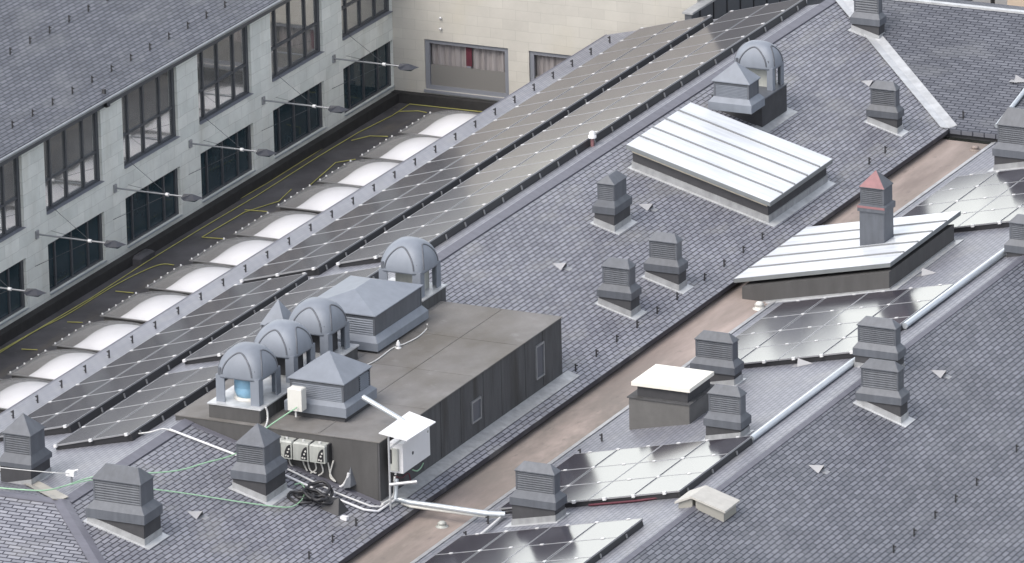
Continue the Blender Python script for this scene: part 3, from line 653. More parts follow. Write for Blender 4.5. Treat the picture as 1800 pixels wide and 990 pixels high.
# hatch
hb_ = P(1212, 746, 'M'); r = thing('roof_hatch', hb_, 'square roof hatch with flat cream lid beside the valley gutter', 'hatch')
sM = math.tan(aM)
MB().hexa([(-1.9, 0, -1.9*sM-.1), (0, 0, -.1), (0, 1.85, -.1), (-1.9, 1.85, -1.9*sM-.1)], [(-1.9, 0, .57), (0, 0, .57), (0, 1.85, .57), (-1.9, 1.85, .57)]).build('curb', mat('hatch_curb', (.125, .122, .118), .75, 0, .4, .15, 2), r)
MB().box(-1.95, -.04, .57, .04, 1.89, .60).build('ledge', M_feltwall, r)
MB().box(-1.68, .12, .60, -.1, 1.7, .95).build('neck', M_ventdark, r)
MB().loft((-1.82, 0, .02, 1.72), .95, (-1.82, 0, .02, 1.72), 1.06).loft((-1.82, 0, .02, 1.72), 1.06, (-1.70, .12, -.10, 1.60), 1.10).build('lid', M_hatch, r)

# ------------------------------------------------------------------ domed cowls
def cowl(label, p, wx, wy, leg, hd, inner=None, legw=.27):
    """p: front corner of the foot (max x, min y); the dome is a cloister vault on four corner legs"""
    r = thing('domed_cowl', p, label, 'ventilation cowl', 'domed ventilation cowls')
    cx, cy = -wx/2, wy/2
    for sx in (0, 1):
        for sy in (0, 1):
            l_ = MB(); X = -wx+.03 if sx == 0 else -.03; Y = .03 if sy == 0 else wy-.03
            dx = 1 if sx == 0 else -1; dy = 1 if sy == 0 else -1
            l_.box(min(X, X+dx*legw), min(Y, Y+dy*.045), 0, max(X, X+dx*legw), max(Y, Y+dy*.045), leg+.02)
            l_.box(min(X, X+dx*.045), min(Y+dy*.046, Y+dy*legw), 0, max(X, X+dx*.045), max(Y+dy*.046, Y+dy*legw), leg+.02)
            l_.build('leg', M_domep, r)
    NU, NV = 48, 18; vs = []; fs = []
    def sp(a, t):
        e = 6.0-3.9*t; rr = math.cos(t*math.pi/2)**.78 if t < 1 else 0
        c_, s_ = math.cos(a), math.sin(a); d_ = (abs(c_)**e+abs(s_)**e)**(-1/e)
        return (cx+wx/2*rr*d_*c_, cy+wy/2*rr*d_*s_, leg+hd*math.sin(t*math.pi/2))
    vs += [(q[0], q[1], leg-.05) for q in (sp(2*math.pi*i/NU, 0) for i in range(NU))]
    for j in range(NV+1):
        for i in range(NU): vs.append(sp(2*math.pi*i/NU, min(j/NV, .999)))
    for j in range(NV+1):
        for i in range(NU): fs.append((j*NU+i, j*NU+(i+1) % NU, (j+1)*NU+(i+1) % NU, (j+1)*NU+i))
    fs.append(tuple(range(NU))[::-1])
    d = MB(); d.mesh(vs, fs, 0, True); dome = d.build('dome', M_domep, r)
    for sidx in range(4):                                    # raised arched hood on every face, dark paint standing for its shadow line
        a0 = [-math.pi/2, 0, math.pi/2, math.pi][sidx]; rb = MB(); pts = []
        for i in range(19):
            th = math.pi*i/18; da = .60*math.cos(th); t = .05+.58*math.sin(th)
            q = sp(a0+da, t); pts.append(Vector(q))
        rb.tube(pts, .026, 6); rb.build('arch_rib', M_vent, dome)
    for sx in (0, 1):                                        # notch covers at the springing of the front corners
        a = [-2.25, -math.pi/4][sx]; q = sp(a, .1)
        MB().box(q[0]-.05 if sx == 0 else q[0]-.16, q[1]-.02, leg+.03, q[0]+.03 if sx == 0 else q[0]-.07, q[1]+.05, leg+.24).build('cover_plate', M_vent, dome)
    if inner == 'drum':
        MB().lathe([(.30, .06), (.34, .06), (.40, .22), (.40, .34), (.38, .36), (.40, .38), (.40, .52), (.36, .66), (.2, .7)], 24, (cx, cy)).build('fan_drum', M_blue, r)
        MB().lathe([(.42, .0), (.42, .06), (.25, .07)], 24, (cx, cy)).build('fan_base', M_offwhite, r)
    else:
        MB().box(cx-.42, cy-.12, 0, cx+.42, cy+.42, leg*.9).build('inner_duct', M_ventdark if inner == 'dark' else M_invgrey, r)
    return r
# front three stand on one long curb
c0 = P(458, 745.5, 'z', ZT); cbx, cby = c0.x, c0.y
r = thing('cowl_curb', c0, 'long dark felted curb under the row of three domed cowls', 'roof curb')
MB().box(-1.62, 0, -.35, 0, 6.15, .40).build('base', M_feltwall, r); MB().box(-1.62, -.012, -.6, -.03, -.001, .39).build('front_face', M_feltfront, r)
MB().box(-1.66, -.04, .40, .04, 6.19, .44).build('slab', M_flashl, r)
for i, (lb, inn) in enumerate([('nearest domed cowl of the row of three, with a blue drum inside', 'drum'), ('middle domed cowl of the row of three', 'dark'), ('farthest domed cowl of the row of three', 'dark')]):
    cowl(lb, (cbx-.08, cby+.14+2.18*i, ZT+.44), 1.42, 1.42, .78, .80, inn)
q = P(742, 551, 'z', ZT)
q4 = P(777, 533, 'z', ZT)
r = thing('cowl_curb', q, 'dark curb under the single domed cowl at the far end of the plant room', 'roof curb')
MB().box(-1.75, 0, -.4, 0, 1.6, .36).build('base', M_feltwall, r); MB().box(-1.79, -.04, .36, .04, 1.64, .40).build('slab', M_flashl, r)
cowl('single domed cowl at the far end of the plant room roof', (q.x-.06, q.y+.10, ZT+.40), 1.42, 1.42, .76, .82, 'grey')
# pair of dome and louvre on a common curb near the upper right
q = P(1340, 225, 'R')
r = thing('cowl_curb', q, 'dark curb shared by the domed cowl and louvred box at the upper right', 'roof curb')
tR = math.tan(aR)
MB().hexa([(-1.75, 0, 1.75*tR-.1), (0, 0, -.1), (0, 1.95, -.1), (-1.75, 1.95, 1.75*tR-.1)], [(-1.75, 0, .9), (0, 0, .9), (0, 1.95, .9), (-1.75, 1.95, .9)]).build('base', M_ventdark, r)
MB().box(-1.78, -.03, .90, .03, 1.98, .935).build('slab', M_vent, r)
MB().slab([(-.2, -.2, .2*tR+.02), (.28, -.2, -.28*tR+.02), (.28, 2.2, -.28*tR+.02), (-.2, 2.2, .2*tR+.02)], .02).build('apron', M_flash, r)
cowl('domed cowl behind the louvred box at the upper right', (q.x-.04, q.y+.98, q.z+.935), 1.42, .96, .72, .74, 'grey', .2)
# louvred boxes
def louvre_box(label, p, wx, wy, hcurb, hcol, hch, hb, hcap, inset, ridge, nl=8, faces='-y', ov=.05):
    r = thing('louvred_box', p, label, 'roof ventilator', 'large louvred roof ventilators')
    C = (-wx, 0, 0, wy)
    if hcurb > 0: MB().box(-wx+.08, .08, -.3, -.08, wy-.08, hcurb).build('curb', M_ventdark, r)
    Bd = (-wx+inset, inset, -inset, wy-inset)
    MB().loft(C, hcurb, C, hcurb+hcol).loft(C, hcurb+hcol, Bd, hcurb+hcol+hch).build('collar', M_domep, r)
    z0 = hcurb+hcol+hch; z1 = z0+hb
    MB().loft((Bd[0]+.05, Bd[1]+.05, Bd[2]-.05, Bd[3]-.05), z0, (Bd[0]+.05, Bd[1]+.05, Bd[2]-.05, Bd[3]-.05), z1).build('core', M_louvredark, r)
    for px_, py_ in ((Bd[2]-.06, Bd[1]), (Bd[0], Bd[1]), (Bd[2]-.06, Bd[3]-.06), (Bd[0], Bd[3]-.06)): MB().box(px_, py_, z0, px_+.06, py_+.06, z1).build('corner_post', M_vent, r)
    s_ = MB()
    s_.box(Bd[2]-.045, Bd[1]+.061, z0, Bd[2]-.012, Bd[1]+(Bd[3]-Bd[1])*(1 if '+x' not in faces else .62)-.061, z1)
    s_.build('side_panel', M_vent, r)
    MB().box(Bd[0]+.061, Bd[1]+.004, z1-.06, Bd[2]-.061, Bd[1]+.055, z1-.001).build('top_rail', M_vent, r)
    l_ = MB(); louvre_faces(l_, Bd[0]+.061, Bd[1]+.05, Bd[2]-.061, Bd[3]-.05, z0+.01, z1-.065, nl, '-y', .05)
    if '+x' in faces:
        l_.build('louvre', M_domep, r); l_ = MB()
        h_ = (Bd[3]-Bd[1])*.64; louvre_faces(l_, Bd[0]+.05, Bd[1]+h_, Bd[2]-.05, Bd[3]-.061, z0+.01, z1-.065, nl, '+x', .045)
    l_.build('louvre', M_domep, r)
    E = (Bd[0]-ov, Bd[1]-ov, Bd[2]+ov, Bd[3]+ov); cx, cy = (E[0]+E[2])/2, (E[1]+E[3])/2
    MB().loft(E, z1+.03, E, z1+.06).loft(E, z1+.06, (cx-.01, cy-ridge/2-.01, cx+.01, cy+ridge/2+.01), z1+.06+hcap).build('cap', M_domep, r)
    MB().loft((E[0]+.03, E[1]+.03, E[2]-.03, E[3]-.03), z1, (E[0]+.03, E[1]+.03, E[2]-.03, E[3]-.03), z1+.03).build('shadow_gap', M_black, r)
    return r
qa = P(664, 620, 'z', ZT+.06)
louvre_box('largest louvred ventilator with low hipped lid, in the middle of the plant room roof', qa, 2.55, 3.35, .02, .24, .18, .56, .36, .14, 1.0, 7)
qb = P(609, 745, 'z', ZT)
louvre_box('square louvred ventilator with pyramid lid at the front of the plant room roof', qb, 1.95, 1.95, .16, .28, .12, .50, .62, .13, .0, 8, '-y+x')
qc = P(1321, 201, 'z', q.z+.90)
louvre_box('louvred box with pyramid lid in front of the domed cowl at the upper right', qc, 1.50, 1.05, .0, .26, .16, .46, .56, .14, .0, 8)

# ------------------------------------------------------------------ acrylic dome skylights on the flat roof
dpx = [(700, 233), (632, 275), (558, 319), (485, 363), (410, 411.7), (332, 458), (255, 505.5), (175, 555), (92, 607), (13, 658), (-70, 709)]
def dome_mesh(W, L, H):
    N = 14; vs = []; fs = []
    for j in range(N+1):
        for i in range(N+1):
            u, v = i/N*2-1, j/N*2-1
            z = H*((1-abs(u)**2.2)**.75*(1-abs(v)**2.2)**.75) if abs(u) < 1 and abs(v) < 1 else 0
            vs.append((W*(u+1)/2, L*(v+1)/2, z))
    for j in range(N):
        for i in range(N): a = j*(N+1)+i; fs.append((a, a+1, a+N+2, a+N+1))
    return vs, fs
root = None
for i, (px, py) in enumerate(dpx):
    p = P(px, py, 'z', ZF+.40); p.z = ZF
    lb = nth(i+1)+' acrylic dome skylight from the far end of the flat roof'
    if root is None:
        root = thing('dome_skylight', p, lb, 'skylight', 'row of acrylic dome skylights')
        W_, L_ = 3.2, 2.46
        ch = [MB().box(.10, .10, -.02, W_-.1, L_-.1, .38).build('curb', M_domec, root)]
        fr = MB(); fr.box(0, 0, .38, W_, .07, .41); fr.box(0, L_-.07, .38, W_, L_, .41); fr.box(0, .07, .38, .07, L_-.07, .41); fr.box(W_-.07, .07, .38, W_, L_-.07, .41)
        ch.append(fr.build('frame', M_domef, root))
        d = MB(); vs, fs = dome_mesh(W_-.12, L_-.12, .50); d.mesh([(x+.06, y+.06, z+.40) for x, y, z in vs], fs, 0, True); ch.append(d.build('dome', M_clear, root))
        d = MB(); vs, fs = dome_mesh(2.45, L_-.26, .44); d.mesh([(x+.66, y+.13, z+.385) for x, y, z in vs], fs, 0, True); ch.append(d.build('diffuser', M_diff, root))
        for k in range(6):
            ch.append(MB().lathe([(.03, .41), (.03, .45), (.015, .46)], 8, (.04, .12+k*.45)).build('bolt', M_clamp, root))
    else: copy_tree(root, ch, p, lb)

# ------------------------------------------------------------------ solar panels
def pv_array(k, xs, y0, y1, nrow, group, desc, style):
    """xs: column edges across the slope, rows along Y; the modules tilt a little steeper than the slates under them"""
    a = rad(15.6) if k == 'L' else rad(12.8)
    ar = math.atan(PL[k][1]); ca = math.cos(a); off = .17
    ncol = len(xs)-1; ly = (y1-y0)/nrow; zb = zat(k, xs[0], 0)+off
    for c in range(ncol):
        wl = (xs[c+1]-xs[c])/ca; rt = None
        gl_ = .028 if (style == 'strip' or c % 2 == 1) else .008
        gr_ = .028 if (style == 'strip' or c % 2 == 0) else .008
        for j in range(nrow):
            loc = Vector((xs[c], y0+ly*j, zb+(xs[c]-xs[0])*math.tan(a)))
            lb = f'{desc}, {COLN[style][c]}, {nth(j+1)} from near end'
            if rt is None:
                rt = thing('solar_module', loc, lb, 'solar panel', group); rt.rotation_euler = (0, -a, 0)
                fw_ = .022; g0 = .012; X0, X1, Y0, Y1 = gl_, wl-gr_, g0, ly-g0
                ch = [MB().box(X0+fw_, Y0+fw_, -.02, X1-fw_, Y1-fw_, -.003).build('cell_glass', M_cell, rt)]
                f = MB(); f.box(X0, Y0, -.045, X0+fw_, Y1, 0); f.box(X1-fw_, Y0, -.045, X1, Y1, 0); f.box(X0+fw_, Y0, -.045, X1-fw_, Y0+fw_, -.0005); f.box(X0+fw_, Y1-fw_, -.045, X1-fw_, Y1, -.0005)
                ch.append(f.build('frame', M_pvframe, rt))
                if style == 'strip': cl = [.10, wl-.03] if c == 0 else [wl-.14]
                else: cl = [wl*.36, wl] if c % 2 == 0 else [wl*.68]
                for q in cl: ch.append(MB().box(q-.052, ly-.03, -.02, q+.052, ly+.03, .016).build('clamp', M_clamp, rt))
                for q in cl: MB().box(q-.05, -.05, -.06, q+.05, .02, .02).build('end_clamp', M_clamp, rt)
            else: copy_tree(rt, ch, loc, lb)
    # rack under the array
    rk = thing('panel_rack', (xs[0], y0, zb), 'black mounting rails, shade bars and brackets under the '+group, 'mounting rack', 'solar mounting racks'); rk.rotation_euler = (0, -a, 0)
    wt = (xs[-1]-xs[0])/ca; LY = y1-y0
    dz = lambda w: -(off*math.cos(a)+w*math.tan(a-ar))+.012          # down to the slates
    MB().box(wt-.10, .04, dz(wt), wt-.02, LY-.04, -.047).build('edge_shade_bar', M_black, rk)  # black bar stands for the shade in the gap under the right edge
    for q in [(xs[i]-xs[0])/ca for i in range(len(xs))][:-1]: MB().box(q+.12, .12, -.10, q+.18, LY-.06, -.047).build('rail', M_black, rk)
    nb = int(LY/1.32)
    for i in range(nb): MB().box(wt-.02, .5+i*LY/nb, dz(wt)+.01, wt+.02, .54+i*LY/nb, -.09).build('bracket', M_grey, rk)
    MB().hexa([(.05, .05, dz(.05)), (wt-.11, .05, dz(wt)), (wt-.11, .10, dz(wt)), (.05, .10, dz(.05))], [(.05, .05, -.047), (wt-.11, .05, -.047), (wt-.11, .10, -.047), (.05, .10, -.047)]).build('end_shade_bar', M_black, rk)  # black wedge paints the shade below the near end
COLN = {'strip': ['left row', 'right row'], 'array': ['first column', 'second column', 'third column', 'fourth column']}
pv_array('L', (-6.37, -5.02, -3.68), -7.55, 21.6, 18, 'long court-side solar strip', 'dark solar panel, long strip nearest the court', 'strip')
pv_array('L', (-3.38, -1.98, -.58), -6.96, 22.25, 18, 'long ridge-side solar strip', 'dark solar panel, long strip beside main ridge', 'strip')
pv_array('L', (-6.30, -5.02, -3.74), -23.15, -8.08, 9, 'near court-side solar strip', 'dark solar panel, near strip above dome skylights', 'strip')
pv_array('L', (-3.30, -2.04, -.78), -24.95, -18.2, 4, 'short lower left solar strip', 'dark solar panel, short strip at lower left', 'strip')
pv_array('L', (-3.48, -2.20, -.92), -16.76, -8.5, 5, 'solar strip behind the cowls', 'dark solar panel, strip behind the domed cowls', 'strip')
AX = (9.20, 10.59, 11.98, 13.37, 14.77)
pv_array('M', AX, -29.4, -24.35, 3, 'bottom bright solar array', 'glossy solar panel, array at the bottom edge', 'array')
pv_array('M', AX, -21.95, -16.95, 3, 'bright solar array below the hatch', 'glossy solar panel, array below the cream hatch', 'array')
pv_array('M', AX, -8.80, -2.10, 4, 'solar array before the white lid', 'glossy solar panel, array before white-lidded skylight', 'array')
pv_array('M', AX, 4.90, 11.55, 4, 'solar array at the right edge', 'glossy solar panel, array at far right edge', 'array')

# ------------------------------------------------------------------ snow guards
gm = MB(); gm.box(-.018, -.02, 0, .018, .02, .24).box(.019, -.02, .17, .07, .02, .205).box(.0185, -.016, .06, .055, .016, .085).box(-.16, -.02, -.01, -.026, .02, .012)
gmesh = None
def guards(k, pts, group, where, flip=False, sl=None):
    global gmesh
    for i, p in enumerate(pts):
        if gmesh is None:
            o = gm.build('snow_guard', M_guard); gmesh = o.data
        else:
            o = bpy.data.objects.new('snow_guard', gmesh); COL.objects.link(o)
        o.location = p; o.rotation_euler = (0, 0, rad(180) if flip else 0)
        tag(o, f'black snow guard, {nth(i+1)} from near end of {where}', 'snow guard', group)
def zOr(x): return zO+(xO-x)*math.tan(aO)
def Po(px, py):
    d = ray(px, py); b = -math.tan(aO); a = zO+xO*math.tan(aO); n = Vector((-b, 0, 1)); return CAM+d*((a-n.dot(CAM))/n.dot(d))
p1 = Po(22, 225); p2 = Po(18, 96); sp_ = (Po(400, 16).y-p1.y)/11
guards('O', [Vector((p1.x, p1.y+sp_*i, zOr(p1.x))) for i in range(-1, 13)], 'snow guards along the office eave', 'office eave row')
guards('O', [Vector((p2.x, p2.y+sp_*i, zOr(p2.x))) for i in range(-1, 8)], 'snow guards high on the office roof', 'upper office roof row')
p1 = P(152.7, 655, 'L'); p2 = P(581.7, 383, 'L'); sp_ = (p2.y-p1.y)/11; n0 = int((p1.y+22)/sp_)
guards('L', [Vector((-7.05, p1.y+sp_*i, zat('L', -7.05, 0))) for i in range(-n0, 28) if p1.y+sp_*i < 21.9], 'snow guards along the court-side eave', 'court-side eave row', True)
p1 = P(1017, 655, 'R'); p2 = P(1195, 529, 'R'); sp_ = (p2.y-p1.y)/5
guards('R', [Vector((6.3, p1.y+sp_*i, zat('R', 6.3, 0))) for i in list(range(-13, -9))+list(range(0, 6))+[6.4, 7.4, 8.4, 9.4, 15.2, 16.1]], 'snow guards along the valley eave', 'valley gutter eave row')
guards('M', [P(*q, 'M') for q in [(819, 948), (858, 921), (1020, 803), (1058, 776)]], 'snow guards low on the middle slope', 'row above the gutter bed', True)
guards('N', [P(*q, 'N') for q in [(1571, 972), (1607, 943), (1644, 912), (1680, 883), (1717, 854), (1787, 795)]], 'snow guards on the dark right slope', 'row on dark right slope')
guards('F', [P(1693, 208, 'F')], 'snow guards on the far wing', 'far wing above gutter')

# ------------------------------------------------------------------ slate vents (small pale hoods)
def slate_vent(px, py, k, label, s=1.0):
    p = P(px, py, k); a = math.atan(PL[k][1])
    r = MB(); r.mesh([(-.32*s, 0, .008), (.10*s, -.22*s, .008), (.10*s, .22*s, .008), (.13*s, 0, .21*s)], [(0, 1, 3), (0, 3, 2), (0, 2, 1)])
    r.mesh([(.08*s, -.18*s, .01), (.08*s, .18*s, .01), (.10*s, 0, .17*s)], [(0, 1, 2)], 1)
    r.box(.105*s, -.06*s, .006, .30*s, .20*s, .013)
    o = r.build('slate_vent', [M_slatevent, M_black]); o.location = p; o.rotation_euler = (0, -a, 0)
    if k in 'RN': o.rotation_euler = (0, -a, 0)
    else: o.rotation_euler = Matrix.Rotation(-a, 3, 'Y').to_euler(); o.rotation_euler.z = rad(180); o.rotation_euler.y = a
    tag(o, label, 'slate vent', 'small pale hooded slate vents')
slate_vent(346, 907, 'R', 'pale hooded slate vent right of the wide bottom left vent')
slate_vent(986, 470, 'R', 'pale hooded slate vent alone in the middle of the open slope')
slate_vent(1138, 366, 'R', 'pale hooded slate vent beside the narrow vent at the big skylight')
slate_vent(1527, 148, 'R', 'pale hooded slate vent behind the vent near the valley flashing', .9)
slate_vent(1438, 826, 'N', 'pale hooded slate vent lowest on the dark right slope')
slate_vent(1653, 659, 'N', 'pale hooded slate vent beside the close pair of vents')
slate_vent(1630, 482, 'M', 'pale hooded slate vent right of the lid over the valley gutter')
slate_vent(1412, 641, 'M', 'pale hooded slate vent at the front edge of the array before the white lid')
slate_vent(1792, 143, 'F', 'pale hooded slate vent at the right edge of the far wing')

# ------------------------------------------------------------------ floodlight arms on the office facade
fl0 = None
for i in range(-2, 5):
    base = P(586, 103, 'x', XB); z = base.z; y = base.y-BAY*(4-i)
    lb = 'floodlight on a thin arm from the office facade, '+nth(5-i)+' from the far corner'
    if fl0 is None:
        fl0 = thing('floodlight_arm', (XB, y, z), lb, 'floodlight', 'floodlights along the office facade'); fch = []
        fch.append(MB().tube([(0, 0, 0), (2.55, 0, 0)], .03).build('arm', M_grey, fl0))
        fch.append(MB().box(0.002, -.09, -.14, .05, .09, .12).build('wall_plate', M_grey, fl0))
        fch.append(MB().tube([(.02, 1.1, .55), (1.9, 0, .02)], .008, 5).tube([(.02, -.2, -1.0), (1.9, 0, -.02)], .008, 5).tube([(.02, .9, -.15), (1.9, 0, -.01)], .007, 5).build('stay_wire', M_frame, fl0))
        fch.append(MB().tube([(1.86, 0, 0), (1.96, 0, 0)], .06).build('collar', M_clamp, fl0))
        h = MB(); h.mesh([(2.45, -.10, -.03), (2.45, .10, -.03), (2.62, .24, -.06), (3.0, .20, -.03), (3.22, 0, .03), (3.0, -.20, -.03), (2.62, -.24, -.06), (2.5, 0, .09), (2.8, 0, .12)],
                         [(0, 6, 8, 7), (6, 5, 8), (5, 4, 8), (4, 3, 8), (3, 2, 8), (2, 1, 7, 8), (1, 0, 7), (0, 1, 2, 3, 4, 5, 6)])
        fch.append(h.build('lamp_head', M_lamp, fl0)); fch.append(MB().box(2.62, -.16, -.085, 2.98, .16, -.062).build('lens', M_glassl, fl0))
    else: copy_tree(fl0, fch, (XB, y, z), lb)

# ------------------------------------------------------------------ cables and pipes
def smooth(pts, n=6):
    out_ = []; p = [Vector(q) for q in pts]; p = [p[0]]+p+[p[-1]]
    for i in range(1, len(p)-2):
        for j in range(n):
            t = j/n; a, b, c, d = p[i-1:i+3]
            out_.append(.5*((2*b)+(c-a)*t+(2*a-5*b+4*c-d)*t*t+(3*b-a-3*c+d)*t**3))
    return out_+[p[-2]]
def cable(name, label, cat, pts, r, m_, sm_=True, group=None, n=6):
    pts = smooth(pts) if sm_ else pts; o = MB().tube(pts, r, n).build(name, m_, origin=tuple(pts[0])); return tag(o, label, cat, group)
def PP(lst, k, off): return [P(px, py, k, off) for px, py in lst]
cable('conduit', 'shiny silver pipe lying along the second ridge above the solar arrays', 'pipe', PP([(1320, 772), (1500, 636)], 'M', .10)+PP([(1505, 633)], 'M', .12), .10, M_pipe, False, n=10)
cable('conduit', 'shiny silver pipe along the second ridge, far length toward the right edge', 'pipe', PP([(1590, 573), (1690, 498), (1767, 441)], 'M', .12), .10, M_pipe, False, n=10)
cable('conduit', 'pale blue pipe climbing the far wing at the right edge', 'pipe', PP([(1752, 222), (1812, 146)], 'F', .10), .075, M_pipe, False, n=10)
cable('conduit', 'white conduit running down the slates in front of the plant room', 'pipe', PP([(298, 755), (345, 773), (421, 802), (470, 822)], 'R', .06), .035, M_white, False, n=8)
cable('cable', 'grey cable from the short solar strip to the white conduit', 'cable', PP([(226, 764), (262, 760), (285, 754)], 'L', .1)+PP([(300, 757), (335, 768)], 'R', .06), .022, M_conduit)
cable('conduit', 'white conduit along the foot of the plant room front, outer one', 'pipe', PP([(500, 835), (585, 874), (640, 896), (664, 899), (694, 879)], 'R', .07), .035, M_white, False, n=8)
cable('conduit', 'grey conduit along the foot of the plant room front, inner one', 'pipe', PP([(500, 822), (590, 866), (652, 890), (668, 891), (690, 874)], 'R', .10), .028, M_conduit, False, n=8)
def Pb(px, py, z): return P(px, py, 'z', z)
cable('conduit', 'upper silver tube of the pair bridging the valley gutter', 'pipe', [Pb(694, 876, -1.62), Pb(722, 883, -1.68), Pb(860, 903, -1.72), Pb(888, 904, -1.72)], .075, M_pipe, False, n=10)
cable('conduit', 'lower beige tube of the pair bridging the valley gutter', 'pipe', [Pb(706, 884, -1.75), Pb(722, 890, -1.80), Pb(858, 908, -1.84), Pb(884, 908, -1.84)], .05, M_offwhite, False, n=8)
cable('conduit', 'grey tube from the gutter bridge down to the lowest solar array', 'pipe', PP([(886, 905), (862, 926), (838, 946)], 'M', .10), .045, M_conduit, False, n=8)
cable('cable', 'black cables from the gutter bridge to the vent', 'cable', PP([(884, 902), (896, 900), (910, 902)], 'M', .12), .05, M_black)
cable('conduit', 'silver duct sloping from the pyramid-lidded ventilator to the white canopy', 'pipe', [P(638, 698, 'z', .95), P(712, 742, 'z', .42)], .075, M_pipe, False, n=10)
cable('cable', 'pale green cable crossing the lower left roof and climbing to the plant room', 'cable', [P(-20, 856, 'z', .2), P(40, 861, 'z', .2), P(80, 862, 'z', .15), P(115, 854, 'z', .1), P(150, 842, 'z', .1), P(190, 835, 'z', .1), P(300, 829, 'R', .25), P(360, 814, 'R', .4), P(420, 795, 'R', .6), P(465, 755, 'z', .25), P(522, 716, 'z', .6)], .02, M_green)
cable('cable', 'thin pale cable from the wide vent toward the green one', 'cable', [P(115, 854, 'z', .12), P(160, 844, 'z', .12), P(182, 846, 'R', .35)], .014, M_green)
cable('cable', 'green cable looping over the slates from the wide vent to the black heap', 'cable', PP([(262, 859), (330, 868), (420, 882), (480, 890), (512, 891), (530, 879), (536, 862), (529, 850), (518, 852)], 'R', .08), .018, M_green)
cable('cable', 'thin grey wire crossing the lower left vent', 'cable', [P(-20, 820, 'z', .35), P(60, 828, 'z', .3), P(110, 832, 'z', .2), P(130, 832, 'z', .1)], .012, M_conduit)
cable('cable', 'pale wire along the plant room roof beside the large ventilator', 'cable', [Pb(751, 570, ZT+.3), Pb(750, 578, ZT+.03), Pb(735, 592, ZT+.03), Pb(712, 604, ZT+.03), Pb(690, 612, ZT+.03), Pb(660, 634, ZT+.03), Pb(632, 646, ZT+.03)], .02, M_conduit)
cable('cable', 'grey hose hanging from the curb of the three cowls', 'cable', [P(467, 716, 'z', ZT+.46), P(470, 725, 'z', ZT+.3), P(470, 740, 'z', ZT+.08), P(466, 752, 'z', ZT+.03)], .03, M_conduit)
cable('cable', 'reddish cable bundle under the front edge of the array below the hatch', 'cable', PP([(1035, 888), (1080, 884), (1130, 879), (1190, 870)], 'M', .05), .035, M_red)
# yellow cables on the flat roof
zc = ZF+.03
cable('cable', 'long yellow cable on the flat roof, next to the dome skylights', 'cable', [Pb(-20, 632, zc), Pb(64, 581, zc), Pb(118, 553, zc), Pb(205, 500, zc), Pb(275, 467, zc), Pb(306, 466, zc)], .017, M_yellow)
cable('cable', 'long yellow cable on the flat roof, middle one', 'cable', [Pb(-20, 628, zc), Pb(70, 577, zc), Pb(160, 524, zc), Pb(260, 459, zc), Pb(355, 401, zc), Pb(450, 345, zc), Pb(560, 275, zc), Pb(630, 233, zc), Pb(690, 203, zc), Pb(720, 183, zc), Pb(850, 197, zc)], .017, M_yellow, sm_=False)
cable('cable', 'long yellow cable on the flat roof, the one nearest the facade', 'cable', [Pb(-20, 610, zc), Pb(120, 529, zc), Pb(222, 460, zc), Pb(350, 391, zc), Pb(470, 322, zc), Pb(640, 215, zc)], .013, M_yellow, sm_=False)
for i, ps in enumerate([[(700, 196), (735, 195), (750, 198)], [(618, 247), (650, 239), (682, 240)], [(355, 417), (430, 373), (490, 354), (512, 333)], [(430, 369), (470, 372)], [(355, 417), (395, 420)], [(118, 566), (145, 567)], [(203, 512), (235, 515)], [(38, 614), (66, 615)], [(540, 330), (590, 286), (625, 280)]]):
    cable('cable', ['yellow cable end at the first dome skylight', 'yellow cable end at the second dome skylight', 'bent yellow cable beside the fourth and fifth skylights', 'short yellow cable at the fifth skylight', 'short yellow cable at the sixth skylight', 'short yellow cable at the ninth skylight',
                    'short yellow cable at the eighth skylight', 'short yellow cable at the tenth skylight', 'bent yellow cable beside the third skylight'][i], 'cable', [Pb(px, py, zc) for px, py in ps], .017, M_yellow, sm_=False, group='yellow cables at the dome skylights')
tag(MB().box(-.45, -.5, 0, .45, .5, .22).loft((-.45, -.5, .45, .5), .22, (-.35, -.4, .35, .4), .30).build('roof_drain_box', M_membrane, origin=(0, 0, 0)), 'low grey box on the flat roof beside the facade', 'drain box')
bpy.data.objects['roof_drain_box'].location = Pb(238, 458, ZF)

# ------------------------------------------------------------------ electrical boxes
fy = yT0-.012
for i, (px, py) in enumerate([(492, 781), (509, 784), (538, 788), (567, 792)]):
    c = P(px, py, 'y', fy); lb = 'grey inverter box with dial panel, '+['half hidden behind the vent', 'left of the three fully seen', 'middle of the three fully seen', 'right end of the row'][i]
    if i == 0:
        iv = thing('inverter_box', c, lb, 'inverter', 'grey inverter boxes on the plant room front'); w2, h2 = .24, .26
        ich = [MB().loft((-w2, -.34, w2, 0), -h2, (-w2, -.34, w2, 0), h2-.04).loft((-w2, -.34, w2, 0), h2-.04, (-w2+.03, -.30, w2-.03, 0), h2).build('housing', M_invgrey, iv)]
        pn = MB(); pts = [(.20, -.347, -.22), (.20, -.347, .17)]
        arc = [(.20-.20*math.sin(t*math.pi/2/6), -.347, .17-.39*(1-math.cos(t*math.pi/2/6))) for t in range(7)]
        fr_ = arc[::-1]+[(.20, -.347, -.22)]
        pn.poly(fr_[::-1]); pn.poly([(x, y+.01, z) for x, y, z in fr_]); ich.append(pn.build('dial_panel', M_black, iv))
        for dx, dz in ((.06, -.16), (.13, -.17), (.12, -.05), (.16, .04)):
            ich.append(MB().tube([(dx, -.349, dz), (dx, -.37, dz)], .026, 10).build('dial', M_offwhite, iv))
        ich.append(MB().tube([(0, -.15, h2), (0, -.15, h2+.05)], .04, 8).build('gland', M_conduit, iv))
        ich.append(MB().box(w2+.004, -.2, -h2, w2+.05, -.0, h2).build('bracket', M_black, iv))
    else: copy_tree(iv, ich, c, lb)
